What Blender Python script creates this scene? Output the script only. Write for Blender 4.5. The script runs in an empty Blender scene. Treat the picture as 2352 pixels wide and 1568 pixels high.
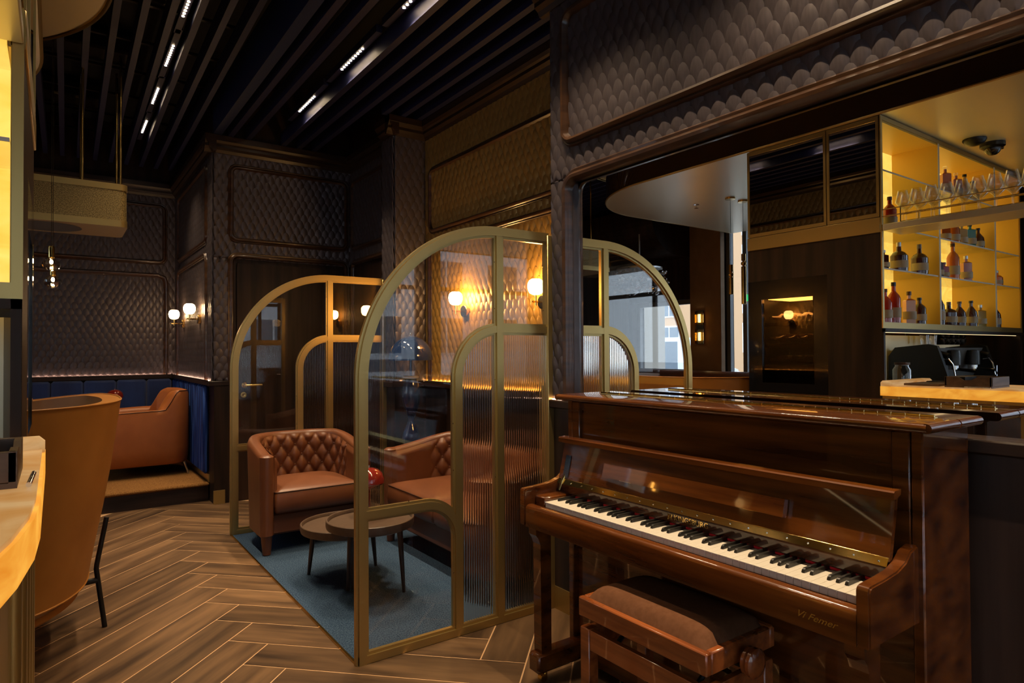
import bpy, bmesh, math, random
from mathutils import Vector, Matrix
random.seed(7)
PI = math.pi
SC = bpy.context.scene
COL = SC.collection

# ------------------------------------------------------------------ camera
F = 1473.81
yaw, pit, rol = math.radians(35.4724), math.radians(0.84826), math.radians(-0.327635)
fw = Vector((math.sin(yaw)*math.cos(pit), math.cos(yaw)*math.cos(pit), math.sin(pit)))
r0 = Vector((math.cos(yaw), -math.sin(yaw), 0)); u0 = r0.cross(fw)
rt = r0*math.cos(rol) + u0*math.sin(rol); up = -r0*math.sin(rol) + u0*math.cos(rol)
cd = bpy.data.cameras.new('camera'); cam = bpy.data.objects.new('camera', cd); COL.objects.link(cam)
cd.sensor_width = 36; cd.lens = F/2352*36; cd.clip_start = 0.02; cd.clip_end = 200
cam.matrix_world = Matrix(((rt.x, up.x, -fw.x, 0), (rt.y, up.y, -fw.y, 0), (rt.z, up.z, -fw.z, 1.34), (0, 0, 0, 1)))
SC.camera = cam

# ------------------------------------------------------------------ world, exposure
SC.view_settings.view_transform = 'Standard'; SC.view_settings.look = 'None'
SC.view_settings.gamma = 1; SC.view_settings.use_curve_mapping = False
SC.view_settings.exposure = 0.0
try:
    SC.cycles.use_denoising = True
    SC.cycles.max_bounces = 14; SC.cycles.glossy_bounces = 8; SC.cycles.transmission_bounces = 12
    SC.cycles.transparent_max_bounces = 24; SC.cycles.sample_clamp_indirect = 6
    SC.cycles.caustics_reflective = False
except Exception:
    pass
w = bpy.data.worlds.new('world'); SC.world = w; w.use_nodes = True
bg = w.node_tree.nodes['Background']; bg.inputs[0].default_value = (0.72, 0.86, 1.0, 1); bg.inputs[1].default_value = 4.0

LED_RIGHT, LED_LEFT, GLOBE, FILAMENT = 90, 60, 95, 260
BEAM_RIGHT, BEAM_LEFT = 10.0, 6.0
WARM = (1.0, 0.62, 0.28); LEDC = (1.0, 0.74, 0.46)

def area(name, loc, sx, sy, power, color, rot=(0, 0, 0), spread=180):
    l = bpy.data.lights.new(name, 'AREA'); l.shape = 'RECTANGLE'; l.size = sx; l.size_y = sy
    l.energy = power; l.color = color; l.spread = math.radians(spread)
    o = bpy.data.objects.new(name, l); COL.objects.link(o); o.location = loc; o.rotation_euler = rot
    return o
def point(name, loc, power, color, r=0.03):
    l = bpy.data.lights.new(name, 'POINT'); l.energy = power; l.color = color; l.shadow_soft_size = r
    o = bpy.data.objects.new(name, l); COL.objects.link(o); o.location = loc
    return o

# ------------------------------------------------------------------ materials
MAT = {}
def newmat(n):
    m = bpy.data.materials.new(n); m.use_nodes = True; MAT[n] = m
    return m, m.node_tree.nodes, m.node_tree.links, m.node_tree.nodes['Principled BSDF']
def pbr(n, col, rough=0.5, metal=0.0, col2=None, scale=(8, 8, 8), detail=4, coat=0, bump=0, bscale=None, bdist=0.002, spec=0.5, lo=0.35, hi=0.65, rnd=0, sheen=0, coord='Object', aniso=0):
    m, N, L, b = newmat(n)
    b.inputs['Base Color'].default_value = (*col, 1); b.inputs['Roughness'].default_value = rough
    b.inputs['Metallic'].default_value = metal; b.inputs['Coat Weight'].default_value = coat
    b.inputs['Coat Roughness'].default_value = 0.03; b.inputs['Specular IOR Level'].default_value = spec
    b.inputs['Sheen Weight'].default_value = sheen
    tc = N.new('ShaderNodeTexCoord')
    def noise(sc, det):
        mp = N.new('ShaderNodeMapping'); mp.inputs['Scale'].default_value = sc
        nz = N.new('ShaderNodeTexNoise'); nz.inputs['Scale'].default_value = 1; nz.inputs['Detail'].default_value = det
        L.new(tc.outputs[coord], mp.inputs[0]); L.new(mp.outputs[0], nz.inputs['Vector'])
        return mp, nz
    if col2:
        mp, nz = noise(scale, detail)
        rp = N.new('ShaderNodeValToRGB'); rp.color_ramp.elements[0].color = (*col, 1); rp.color_ramp.elements[1].color = (*col2, 1)
        rp.color_ramp.elements[0].position = lo; rp.color_ramp.elements[1].position = hi
        L.new(nz.outputs['Fac'], rp.inputs[0]); out = rp.outputs[0]
        if rnd:
            oi = N.new('ShaderNodeObjectInfo'); ad = N.new('ShaderNodeVectorMath'); ad.operation = 'ADD'
            ml = N.new('ShaderNodeMath'); ml.operation = 'MULTIPLY'; ml.inputs[1].default_value = 37.0
            L.new(oi.outputs['Random'], ml.inputs[0]); L.new(tc.outputs[coord], ad.inputs[0]); L.new(ml.outputs[0], ad.inputs[1])
            L.new(ad.outputs[0], mp.inputs[0])
            hv = N.new('ShaderNodeHueSaturation'); mr = N.new('ShaderNodeMapRange')
            mr.inputs['To Min'].default_value = 1-rnd; mr.inputs['To Max'].default_value = 1+rnd
            L.new(oi.outputs['Random'], mr.inputs[0]); L.new(mr.outputs[0], hv.inputs['Value'])
            L.new(out, hv.inputs['Color']); out = hv.outputs[0]
        L.new(out, b.inputs['Base Color'])
    if bump:
        mp2, nz2 = noise(bscale or (200, 200, 200), 3)
        bp = N.new('ShaderNodeBump'); bp.inputs['Strength'].default_value = bump; bp.inputs['Distance'].default_value = bdist
        L.new(nz2.outputs['Fac'], bp.inputs['Height']); L.new(bp.outputs[0], b.inputs['Normal'])
    return m
def emit(n, col, strength, col2=None, scale=6, base=None, basek=1.0):
    m, N, L, b = newmat(n)
    b.inputs['Base Color'].default_value = (*(base or col), 1); b.inputs['Roughness'].default_value = 0.4
    b.inputs['Emission Color'].default_value = (*col, 1); b.inputs['Emission Strength'].default_value = strength
    if col2:
        tc = N.new('ShaderNodeTexCoord'); mp = N.new('ShaderNodeMapping'); mp.inputs['Scale'].default_value = (scale, scale, scale*2.2)
        nz = N.new('ShaderNodeTexNoise'); nz.inputs['Scale'].default_value = 1; nz.inputs['Detail'].default_value = 6
        nz.inputs['Distortion'].default_value = 1.2
        rp = N.new('ShaderNodeValToRGB'); rp.color_ramp.elements[0].color = (*col2, 1); rp.color_ramp.elements[1].color = (*col, 1)
        rp.color_ramp.elements[0].position = 0.33; rp.color_ramp.elements[1].position = 0.62
        L.new(tc.outputs['Object'], mp.inputs[0]); L.new(mp.outputs[0], nz.inputs['Vector']); L.new(nz.outputs['Fac'], rp.inputs[0])
        L.new(rp.outputs[0], b.inputs['Emission Color'])
        vm = N.new('ShaderNodeVectorMath'); vm.operation = 'SCALE'; vm.inputs['Scale'].default_value = basek
        L.new(rp.outputs[0], vm.inputs[0]); L.new(vm.outputs[0], b.inputs['Base Color'])
    return m
def pane(n, tint=(1, 1, 1), base=0.05, rough=0.0, power=4.0):
    # thin clear pane: transparency with a mirror reflection that grows at grazing angles
    m, N, L, b = newmat(n); N.remove(b)
    out = N['Material Output']; tr = N.new('ShaderNodeBsdfTransparent'); tr.inputs[0].default_value = (*tint, 1)
    gl = N.new('ShaderNodeBsdfGlossy'); gl.inputs['Roughness'].default_value = rough
    lw = N.new('ShaderNodeLayerWeight'); lw.inputs['Blend'].default_value = 0.5
    pw = N.new('ShaderNodeMath'); pw.operation = 'POWER'; pw.inputs[1].default_value = power
    ma = N.new('ShaderNodeMath'); ma.operation = 'MULTIPLY_ADD'; ma.inputs[1].default_value = 1-base; ma.inputs[2].default_value = base
    mx = N.new('ShaderNodeMixShader')
    L.new(lw.outputs['Facing'], pw.inputs[0]); L.new(pw.outputs[0], ma.inputs[0]); L.new(ma.outputs[0], mx.inputs[0])
    L.new(tr.outputs[0], mx.inputs[1]); L.new(gl.outputs[0], mx.inputs[2]); L.new(mx.outputs[0], out.inputs[0])
    return m
def glass(n, col=(1, 1, 1), rough=0.0, ior=1.45):
    m, N, L, b = newmat(n)
    b.inputs['Base Color'].default_value = (*col, 1); b.inputs['Transmission Weight'].default_value = 1
    b.inputs['Roughness'].default_value = rough; b.inputs['IOR'].default_value = ior
    return m

pbr('dark_wood', (0.011, 0.0056, 0.0036), 0.5, spec=0.25, col2=(0.034, 0.017, 0.010), scale=(14, 14, 0.9), detail=6)
pbr('dark_wood_h', (0.012, 0.0062, 0.004), 0.45, spec=0.3, col2=(0.036, 0.018, 0.011), scale=(1.2, 1.2, 22), detail=6)
pbr('dado_wood', (0.014, 0.0085, 0.0070), 0.34, spec=0.5, col2=(0.040, 0.024, 0.019), scale=(18, 18, 0.9), detail=6)
pbr('trim_wood', (0.030, 0.013, 0.006), 0.3, col2=(0.075, 0.033, 0.014), scale=(5, 5, 30), detail=5, coat=0.25)
pbr('crown_wood', (0.018, 0.009, 0.005), 0.35, col2=(0.036, 0.018, 0.009), scale=(5, 5, 40), detail=5)
pbr('piano_wood', (0.022, 0.0042, 0.0012), 0.25, spec=0.25, col2=(0.175, 0.050, 0.0080), scale=(10, 1.4, 20), detail=7, coat=1.0, lo=0.3, hi=0.72)
pbr('piano_inner', (0.03, 0.008, 0.003), 0.5, coat=0.3)
pbr('bench_wood', (0.16, 0.040, 0.010), 0.25, col2=(0.34, 0.095, 0.022), scale=(24, 2.0, 24), detail=6, coat=0.8)
pbr('plank', (0.034, 0.018, 0.010), 0.42, spec=0.35, col2=(0.19, 0.108, 0.052), scale=(1.6, 14, 14), detail=8, lo=0.3, hi=0.72, rnd=0.22, bump=0.15, bscale=(3, 60, 60), bdist=0.001)
pbr('grout', (0.62, 0.38, 0.20), 0.7)
pbr('blue_carpet', (0.010, 0.028, 0.066), 0.95, col2=(0.062, 0.105, 0.17), scale=(150, 150, 150), detail=3, bump=0.9, bscale=(260, 260, 260), bdist=0.004, spec=0.1)
pbr('tan_carpet', (0.14, 0.062, 0.018), 0.95, col2=(0.34, 0.17, 0.055), scale=(160, 160, 160), detail=3, bump=0.9, bscale=(260, 260, 260), bdist=0.004, spec=0.1)
pbr('leather', (0.125, 0.042, 0.016), 0.38, col2=(0.155, 0.053, 0.021), scale=(7, 7, 7), bump=0.12, bscale=(260, 260, 260), bdist=0.0008)
pbr('tan_leather', (0.34, 0.135, 0.022), 0.5, spec=0.3, col2=(0.39, 0.16, 0.03), scale=(6, 6, 6), bump=0.12, bscale=(260, 260, 260), bdist=0.0008)
pbr('booth_leather', (0.36, 0.11, 0.026), 0.45, spec=0.35, col2=(0.41, 0.13, 0.034), scale=(6, 6, 6))
pbr('seam', (0.06, 0.02, 0.008), 0.6)
pbr('brass_paint', (0.47, 0.335, 0.125), 0.33, metal=0.8, bump=0.05, bscale=(400, 400, 400), bdist=0.0004)
pbr('brass', (0.78, 0.52, 0.17), 0.2, metal=1.0)
pbr('polished_brass', (0.86, 0.62, 0.22), 0.12, metal=1.0)
pbr('gold_soffit', (0.80, 0.74, 0.54), 0.32, metal=0.45)
pbr('gold_mesh', (0.36, 0.27, 0.11), 0.45, metal=0.6, col2=(0.16, 0.115, 0.045), scale=(170, 170, 170), detail=0, lo=0.45, hi=0.55)
pbr('dark_gloss', (0.035, 0.019, 0.006), 0.06, spec=0.9, coat=1)
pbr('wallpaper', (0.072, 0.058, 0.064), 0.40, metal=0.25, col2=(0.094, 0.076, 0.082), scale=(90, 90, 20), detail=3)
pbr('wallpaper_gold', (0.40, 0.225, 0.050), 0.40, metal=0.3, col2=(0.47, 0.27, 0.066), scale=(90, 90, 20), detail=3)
pbr('baffle', (0.012, 0.015, 0.060), 0.5)
pbr('baffle_blue', (0.008, 0.018, 0.075), 0.45)
pbr('ceiling_black', (0.006, 0.006, 0.007), 0.8)
pbr('service_metal', (0.04, 0.030, 0.018), 0.4, metal=0.6)
pbr('black', (0.006, 0.006, 0.006), 0.35)
pbr('black_gloss', (0.008, 0.008, 0.009), 0.1, coat=0.6)
pbr('black_metal', (0.012, 0.012, 0.012), 0.4, metal=0.4)
pbr('chrome', (0.75, 0.75, 0.76), 0.08, metal=1.0)
pbr('steel', (0.5, 0.5, 0.5), 0.3, metal=1.0)
pbr('ivory', (0.66, 0.61, 0.52), 0.22)
pbr('ebony', (0.012, 0.011, 0.010), 0.3, spec=0.6)
pbr('red_felt', (0.55, 0.01, 0.02), 0.9)
pbr('red_lacquer', (0.17, 0.013, 0.008), 0.1, coat=0.7)
pbr('red_pale', (0.42, 0.07, 0.04), 0.35)
pbr('navy_lacquer', (0.010, 0.022, 0.075), 0.08, coat=0.7)
pbr('velvet', (0.006, 0.022, 0.105), 0.7, col2=(0.012, 0.040, 0.17), scale=(5, 5, 2), sheen=0.35)
pbr('velvet_light', (0.006, 0.028, 0.16), 0.65, col2=(0.03, 0.085, 0.33), scale=(30, 16, 2.2), detail=5, lo=0.42, hi=0.6, spec=0.2)
pbr('suede', (0.105, 0.044, 0.020), 0.9, spec=0.1, col2=(0.125, 0.054, 0.026), scale=(60, 60, 60))
pbr('table_top', (0.070, 0.044, 0.030), 0.4, col2=(0.085, 0.054, 0.036), scale=(30, 30, 30))
pbr('table_leg', (0.035, 0.020, 0.014), 0.4)
pbr('walnut', (0.06, 0.032, 0.018), 0.45, col2=(0.14, 0.078, 0.045), scale=(3, 20, 30), detail=6)
pbr('gold_leaf_wood', (0.55, 0.33, 0.05), 0.3, metal=0.6)
pbr('plaster', (0.24, 0.145, 0.075), 0.8, col2=(0.27, 0.165, 0.09), scale=(9, 9, 9))
pbr('grey_paint', (0.13, 0.14, 0.15), 0.45)
pbr('purple_grey', (0.16, 0.15, 0.19), 0.35)
pbr('cream', (0.70, 0.66, 0.58), 0.5)
pbr('paper_label', (0.46, 0.39, 0.27), 0.6)
pbr('white', (0.80, 0.80, 0.79), 0.4)
pbr('blue_plastic', (0.02, 0.14, 0.55), 0.3)
pbr('curtain', (0.07, 0.07, 0.075), 0.9)
pbr('brick', (0.42, 0.25, 0.16), 0.9, col2=(0.55, 0.40, 0.28), scale=(3, 9, 9))
pbr('mortar', (0.50, 0.45, 0.38), 0.9)
pbr('facade_orange', (0.58, 0.36, 0.20), 0.9)
pbr('facade_cream', (0.66, 0.60, 0.44), 0.9)
pbr('facade_white', (0.70, 0.72, 0.74), 0.9)
pbr('roof_red', (0.42, 0.10, 0.05), 0.8)
pbr('asphalt', (0.22, 0.22, 0.23), 0.9)
pbr('outside_window', (0.10, 0.14, 0.18), 0.15)
pbr('car_white', (0.78, 0.80, 0.82), 0.2, coat=0.5)
pbr('tyre', (0.02, 0.02, 0.02), 0.7)
pbr('red_cloth', (0.55, 0.03, 0.03), 0.6)
pbr('green_sign', (0.02, 0.35, 0.12), 0.4)
pane('clear_pane', base=0.05)
pane('shelf_glass', tint=(0.93, 0.98, 0.95), base=0.04)
pane('smoked_pane', tint=(0.40, 0.32, 0.22), base=0.05)
pane('window_pane', base=0.03)
glass('fluted_glass', (0.98, 0.95, 0.90), 0.06, 1.42)
pane('crystal', tint=(0.90, 0.88, 0.84), base=0.22, power=1.6)
pane('wine_glass', tint=(0.97, 0.97, 0.97), base=0.07, power=2.0)
pane('amber_glass', tint=(0.95, 0.70, 0.25), base=0.10, power=2.0)
pane('jar_glass', tint=(0.8, 0.8, 0.78), base=0.1, power=2.0)
m_, N_, L_, b_ = newmat('mirror'); b_.inputs['Base Color'].default_value = (0.86, 0.86, 0.86, 1); b_.inputs['Metallic'].default_value = 1; b_.inputs['Roughness'].default_value = 0.0
m_, N_, L_, b_ = newmat('dark_mirror'); b_.inputs['Base Color'].default_value = (0.55, 0.52, 0.48, 1); b_.inputs['Metallic'].default_value = 1; b_.inputs['Roughness'].default_value = 0.01
emit('globe', (1.0, 0.54, 0.17), GLOBE)
emit('globe_booth', (1.0, 0.62, 0.30), GLOBE*0.33)
emit('filament', (1.0, 0.62, 0.26), FILAMENT)
emit('led', LEDC, LED_RIGHT)
emit('led_left', LEDC, LED_LEFT)
emit('led_strip', (1.0, 0.54, 0.18), 28)
emit('led_line', (1.0, 0.72, 0.36), 2.2)
emit('led_strip_pink', (1.0, 0.62, 0.42), 22)
emit('onyx', (1.0, 0.47, 0.06), 0.95, (0.80, 0.27, 0.02), 5, basek=0.25)
emit('onyx_top', (1.0, 0.62, 0.27), 0.42, (0.80, 0.32, 0.05), 5, basek=0.4)
emit('backlit', (1.0, 0.66, 0.13), 1.2, (0.95, 0.50, 0.06), 4, basek=0.6)
emit('exit_green', (0.05, 0.7, 0.25), 0.8)
emit('crystal_glow', (1.0, 0.70, 0.32), 45)
for nm, c, st in (('spirit_amber', (0.42, 0.10, 0.012), 0.06), ('spirit_red', (0.50, 0.035, 0.012), 0.05), ('spirit_dark', (0.05, 0.010, 0.006), 0), ('spirit_gold', (0.42, 0.28, 0.05), 0.05), ('spirit_orange', (0.62, 0.16, 0.03), 0.08), ('spirit_teal', (0.02, 0.20, 0.24), 0)):
    pbr(nm, c, 0.08, coat=0.6)

# ------------------------------------------------------------------ mesh helpers
WM = {}
class MB:
    def __init__(s): s.v = []; s.f = []
    def add(s, v, f):
        o = len(s.v); s.v += [tuple(p) for p in v]; s.f += [tuple(i+o for i in q) for q in f]; return s
    def box(s, x0, y0, z0, x1, y1, z1, b=0.0):
        x0, x1 = min(x0, x1), max(x0, x1); y0, y1 = min(y0, y1), max(y0, y1); z0, z1 = min(z0, z1), max(z0, z1)
        b = min(b, (x1-x0)*.49, (y1-y0)*.49, (z1-z0)*.49)
        if b <= 0:
            v = [(x, y, z) for x in (x0, x1) for y in (y0, y1) for z in (z0, z1)]
            return s.add(v, [(0, 1, 3, 2), (4, 6, 7, 5), (0, 4, 5, 1), (2, 3, 7, 6), (0, 2, 6, 4), (1, 5, 7, 3)])
        v = []; ix = {}
        X = (x0, x1); Y = (y0, y1); Z = (z0, z1)
        for i in (0, 1):
            for j in (0, 1):
                for k in (0, 1):
                    sx, sy, sz = (b if i == 0 else -b), (b if j == 0 else -b), (b if k == 0 else -b)
                    ix[i, j, k, 0] = len(v); v.append((X[i], Y[j]+sy, Z[k]+sz))
                    ix[i, j, k, 1] = len(v); v.append((X[i]+sx, Y[j], Z[k]+sz))
                    ix[i, j, k, 2] = len(v); v.append((X[i]+sx, Y[j]+sy, Z[k]))
        f = []
        for i in (0, 1): f.append((ix[i, 0, 0, 0], ix[i, 1, 0, 0], ix[i, 1, 1, 0], ix[i, 0, 1, 0]))
        for j in (0, 1): f.append((ix[0, j, 0, 1], ix[1, j, 0, 1], ix[1, j, 1, 1], ix[0, j, 1, 1]))
        for k in (0, 1): f.append((ix[0, 0, k, 2], ix[1, 0, k, 2], ix[1, 1, k, 2], ix[0, 1, k, 2]))
        for j in (0, 1):
            for k in (0, 1): f.append((ix[0, j, k, 1], ix[1, j, k, 1], ix[1, j, k, 2], ix[0, j, k, 2]))
        for i in (0, 1):
            for k in (0, 1): f.append((ix[i, 0, k, 0], ix[i, 1, k, 0], ix[i, 1, k, 2], ix[i, 0, k, 2]))
        for i in (0, 1):
            for j in (0, 1): f.append((ix[i, j, 0, 0], ix[i, j, 1, 0], ix[i, j, 1, 1], ix[i, j, 0, 1]))
        for i in (0, 1):
            for j in (0, 1):
                for k in (0, 1): f.append((ix[i, j, k, 0], ix[i, j, k, 1], ix[i, j, k, 2]))
        return s.add(v, f)
    def tube(s, pts, r, n=8, closed=False, caps=True):
        P = [Vector(p) for p in pts]; m = len(P); rs = r if isinstance(r, (list, tuple)) else [r]*m
        v = []; ref = None
        for i in range(m):
            a = P[i-1] if (i > 0 or closed) else P[i]; b = P[(i+1) % m] if (i < m-1 or closed) else P[i]
            t = (b-a)
            t = t.normalized() if t.length > 1e-9 else Vector((0, 0, 1))
            if ref is None:
                ref = t.orthogonal().normalized()
            ref = (ref - t*ref.dot(t))
            ref = ref.normalized() if ref.length > 1e-6 else t.orthogonal().normalized()
            q = t.cross(ref)
            for k in range(n):
                th = 2*PI*k/n; v.append(P[i] + (ref*math.cos(th) + q*math.sin(th))*rs[i])
        f = []
        for i in range(m if closed else m-1):
            for k in range(n):
                i2 = (i+1) % m; f.append((i*n+k, i*n+(k+1) % n, i2*n+(k+1) % n, i2*n+k))
        if caps and not closed:
            f.append(tuple(range(n))); f.append(tuple((m-1)*n+k for k in range(n)))
        return s.add(v, f)
    def cyl(s, p0, p1, r0, r1=None, n=16): return s.tube([p0, p1], [r0, r0 if r1 is None else r1], n)
    def lathe(s, prof, c=(0, 0, 0), n=24, axis='z'):
        v = []; m = len(prof)
        for (r, z) in prof:
            for k in range(n):
                a = 2*PI*k/n; x, y = r*math.cos(a), r*math.sin(a)
                p = (x, y, z) if axis == 'z' else ((z, x, y) if axis == 'x' else (x, z, y))
                v.append((c[0]+p[0], c[1]+p[1], c[2]+p[2]))
        f = [(i*n+k, i*n+(k+1) % n, (i+1)*n+(k+1) % n, (i+1)*n+k) for i in range(m-1) for k in range(n)]
        if prof[0][0] > 1e-5: f.append(tuple(range(n)))
        if prof[-1][0] > 1e-5: f.append(tuple((m-1)*n+k for k in range(n)))
        return s.add(v, f)
    def ball(s, c, r, n=16, m=10, sc=(1, 1, 1), lo=-1.0, hi=1.0):
        a0, a1 = math.asin(lo), math.asin(hi)
        v = []
        for i in range(m+1):
            a = a0+(a1-a0)*i/m; rr = math.cos(a)*r; z = math.sin(a)*r
            for k in range(n):
                t = 2*PI*k/n; v.append((c[0]+rr*math.cos(t)*sc[0], c[1]+rr*math.sin(t)*sc[1], c[2]+z*sc[2]))
        f = [(i*n+k, i*n+(k+1) % n, (i+1)*n+(k+1) % n, (i+1)*n+k) for i in range(m) for k in range(n)]
        f.append(tuple(range(n))); f.append(tuple(m*n+k for k in range(n)))
        return s.add(v, f)
    def prism(s, poly, axis, a, b):
        n = len(poly)
        def P(p, t): return (t, p[0], p[1]) if axis == 'x' else ((p[0], t, p[1]) if axis == 'y' else (p[0], p[1], t))
        v = [P(p, a) for p in poly]+[P(p, b) for p in poly]
        f = [tuple(range(n)), tuple(range(n, 2*n))]+[(i, (i+1) % n, n+(i+1) % n, n+i) for i in range(n)]
        return s.add(v, f)
    def sweep(s, path, prof, mp, closed=False):
        # path: 2-D points in a plane, prof: (offset along the in-plane normal, depth), mp(a, b, d) -> point
        m = len(path); k = len(prof); v = []
        for i in range(m):
            p = Vector(path[i])
            a = Vector(path[i-1]) if (i > 0 or closed) else None; b = Vector(path[(i+1) % m]) if (i < m-1 or closed) else None
            d1 = (p-a).normalized() if a is not None else None; d2 = (b-p).normalized() if b is not None else None
            if d1 is None: d1 = d2
            if d2 is None: d2 = d1
            n1 = Vector((-d1.y, d1.x)); n2 = Vector((-d2.y, d2.x)); nn = (n1+n2)
            nn = nn.normalized() if nn.length > 1e-6 else n1
            sc = 1/max(0.4, nn.dot(n1))
            for (o, d) in prof:
                q = p+nn*o*sc; v.append(mp(q.x, q.y, d))
        f = []
        for i in range(m if closed else m-1):
            for j in range(k):
                i2 = (i+1) % m; f.append((i*k+j, i*k+(j+1) % k, i2*k+(j+1) % k, i2*k+j))
        if not closed:
            f.append(tuple(range(k))); f.append(tuple((m-1)*k+j for j in range(k)))
        return s.add(v, f)
    def grid(s, nu, nv, fn, cu=False):
        v = [fn(i, j) for i in range(nu) for j in range(nv)]
        f = [(i*nv+j, ((i+1) % nu)*nv+j, ((i+1) % nu)*nv+j+1, i*nv+j+1) for i in range(nu if cu else nu-1) for j in range(nv-1)]
        return s.add(v, f)
    def rot(s, ang, c=(0, 0)):
        ca, sa = math.cos(ang), math.sin(ang)
        s.v = [(c[0]+(x-c[0])*ca-(y-c[1])*sa, c[1]+(x-c[0])*sa+(y-c[1])*ca, z) for x, y, z in s.v]; return s
    def mesh(s, name, mat, smooth=True, ang=38, recalc=True):
        me = bpy.data.meshes.new(name); me.from_pydata(s.v, [], s.f)
        if recalc:
            bm = bmesh.new(); bm.from_mesh(me); bmesh.ops.recalc_face_normals(bm, faces=bm.faces); bm.to_mesh(me); bm.free()
        me.materials.append(MAT[mat])
        if smooth:
            me.shade_smooth()
            try: me.set_sharp_from_angle(angle=math.radians(ang))
            except Exception: pass
        return me
    def obj(s, name, mat, parent=None, local=False, smooth=True, ang=38, recalc=True):
        return link(name, s.mesh(name, mat, smooth, ang, recalc), parent, local)
def link(name, me, parent=None, local=False, loc=None, rz=None, label=None):
    o = bpy.data.objects.new(name, me); COL.objects.link(o)
    if parent is not None:
        o.parent = parent
        if not local: o.matrix_parent_inverse = WM[parent.name].inverted()
        WM[o.name] = WM[parent.name].copy() if local else Matrix.Identity(4)
    else: WM[o.name] = Matrix.Identity(4)
    if loc is not None:
        o.location = loc
    if rz is not None: o.rotation_euler = (0, 0, rz)
    if label: o['label'] = label
    return o
def thing(name, label, cat, loc=(0, 0, 0), rz=0.0, group=None):
    o = bpy.data.objects.new(name, None); COL.objects.link(o); o.empty_display_size = 0.05
    o.location = loc; o.rotation_euler = (0, 0, rz)
    WM[o.name] = Matrix.Translation(Vector(loc)) @ Matrix.Rotation(rz, 4, 'Z')
    o['label'] = label; o['category'] = cat
    if group: o['group'] = group
    return o
def tag(o, label, cat, group=None):
    o['label'] = label; o['category'] = cat
    if group: o['group'] = group
    return o
def struct(o, label=None, cat=None):
    o['kind'] = 'structure'
    if label: o['label'] = label
    if cat: o['category'] = cat
    return o
def copy_tree(o, loc, rz=None, label=None):
    r = o.copy(); COL.objects.link(r); r.location = loc
    if rz is not None: r.rotation_euler = (0, 0, rz)
    if label: r['label'] = label
    WM[r.name] = Matrix.Translation(Vector(loc)) @ Matrix.Rotation(r.rotation_euler.z, 4, 'Z')
    def rec(a, b):
        for ch in list(a.children):
            c = ch.copy(); COL.objects.link(c); c.parent = b; rec(ch, c)
    rec(o, r); return r
def rrect(a0, b0, a1, b1, r, n=6):
    pts = []
    for cx_, cy_, s0 in ((a1-r, b1-r, 0), (a0+r, b1-r, PI/2), (a0+r, b0+r, PI), (a1-r, b0+r, 1.5*PI)):
        for i in range(n+1):
            t = s0+PI/2*i/n; pts.append((cx_+r*math.cos(t), cy_+r*math.sin(t)))
    return pts
def text_mesh(body, size, ext=0.0006, shear=0.0):
    cu = bpy.data.curves.new('lettering', 'FONT'); cu.body = body; cu.size = size; cu.extrude = ext; cu.shear = shear
    cu.align_x = 'CENTER'; cu.align_y = 'CENTER'; cu.resolution_u = 3
    o = bpy.data.objects.new('lettering', cu); COL.objects.link(o)
    dg = bpy.context.evaluated_depsgraph_get(); me = bpy.data.meshes.new_from_object(o.evaluated_get(dg))
    bpy.data.objects.remove(o); return me

# ================================================================== THE SETTING
ZC = 3.90      # top slab
XR, XL_, YF, YD = 2.135, 2.58, 8.34, 6.2      # mirror wall, lounge wall, far booth wall, door wall
XM = 2.157     # mirror glass
# ---- floor with herringbone planks
fl = struct(MB().box(-3.2, -3.4, -0.15, 2.75, 8.5, -0.0012).obj('floor', 'grout'), 'brown wood-look herringbone floor with pale joints', 'floor')
PW, PN = 0.2, 6
pm = MB().box(-PW*PN/2+0.0032, -PW/2+0.0032, -0.02, PW*PN/2-0.0032, PW/2-0.0032, 0.0).mesh('plank', 'plank', smooth=False)
du = Vector((1, -1))/math.sqrt(2); dv = Vector((-1, -1))/math.sqrt(2)
O0 = Vector((1.512, 2.373)) - PW*(PN*du + dv)
npl = 0
for m in range(-12, 13):
    for k in range(-40, 41):
        for vert in (0, 1):
            if not vert: cu_, cv_ = k+m*(PN+1)+PN/2, k+m*(1-PN)+0.5
            else: cu_, cv_ = k+PN+m*(PN+1)+0.5, k+1-PN+m*(1-PN)+PN/2
            p = O0 + PW*(cu_*du + cv_*dv)
            if -1.55 < p.x < 2.35 and -1.5 < p.y < 6.35 and not (1.7 < p.x and 3.3 < p.y < 4.8):
                ang = math.atan2(du.y, du.x) if not vert else math.atan2(dv.y, dv.x)
                link('plank', pm, fl, loc=(p.x, p.y, 0), rz=ang); npl += 1
# ---- lounge carpet with brass edge, booth platform
cp = struct(MB().box(1.062, 2.655, -0.02, 2.575, 5.02, 0.007).obj('floor_carpet', 'blue_carpet', smooth=False), 'blue-grey flecked carpet inside the glass-screened lounge', 'carpet')
MB().box(1.052, 2.64, -0.02, 1.062, 5.03, 0.009).obj('brass_edge', 'brass', cp)
pf = struct(MB().box(-3.0, 6.36, 0.0, 1.14, 8.34, 0.15).obj('floor_platform', 'dark_wood_h', smooth=False), 'raised booth platform with dark wooden riser', 'platform')
MB().box(-3.0, 6.335, 0.135, 1.145, 8.34, 0.167, 0.012).obj('platform_carpet', 'tan_carpet', pf)

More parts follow.
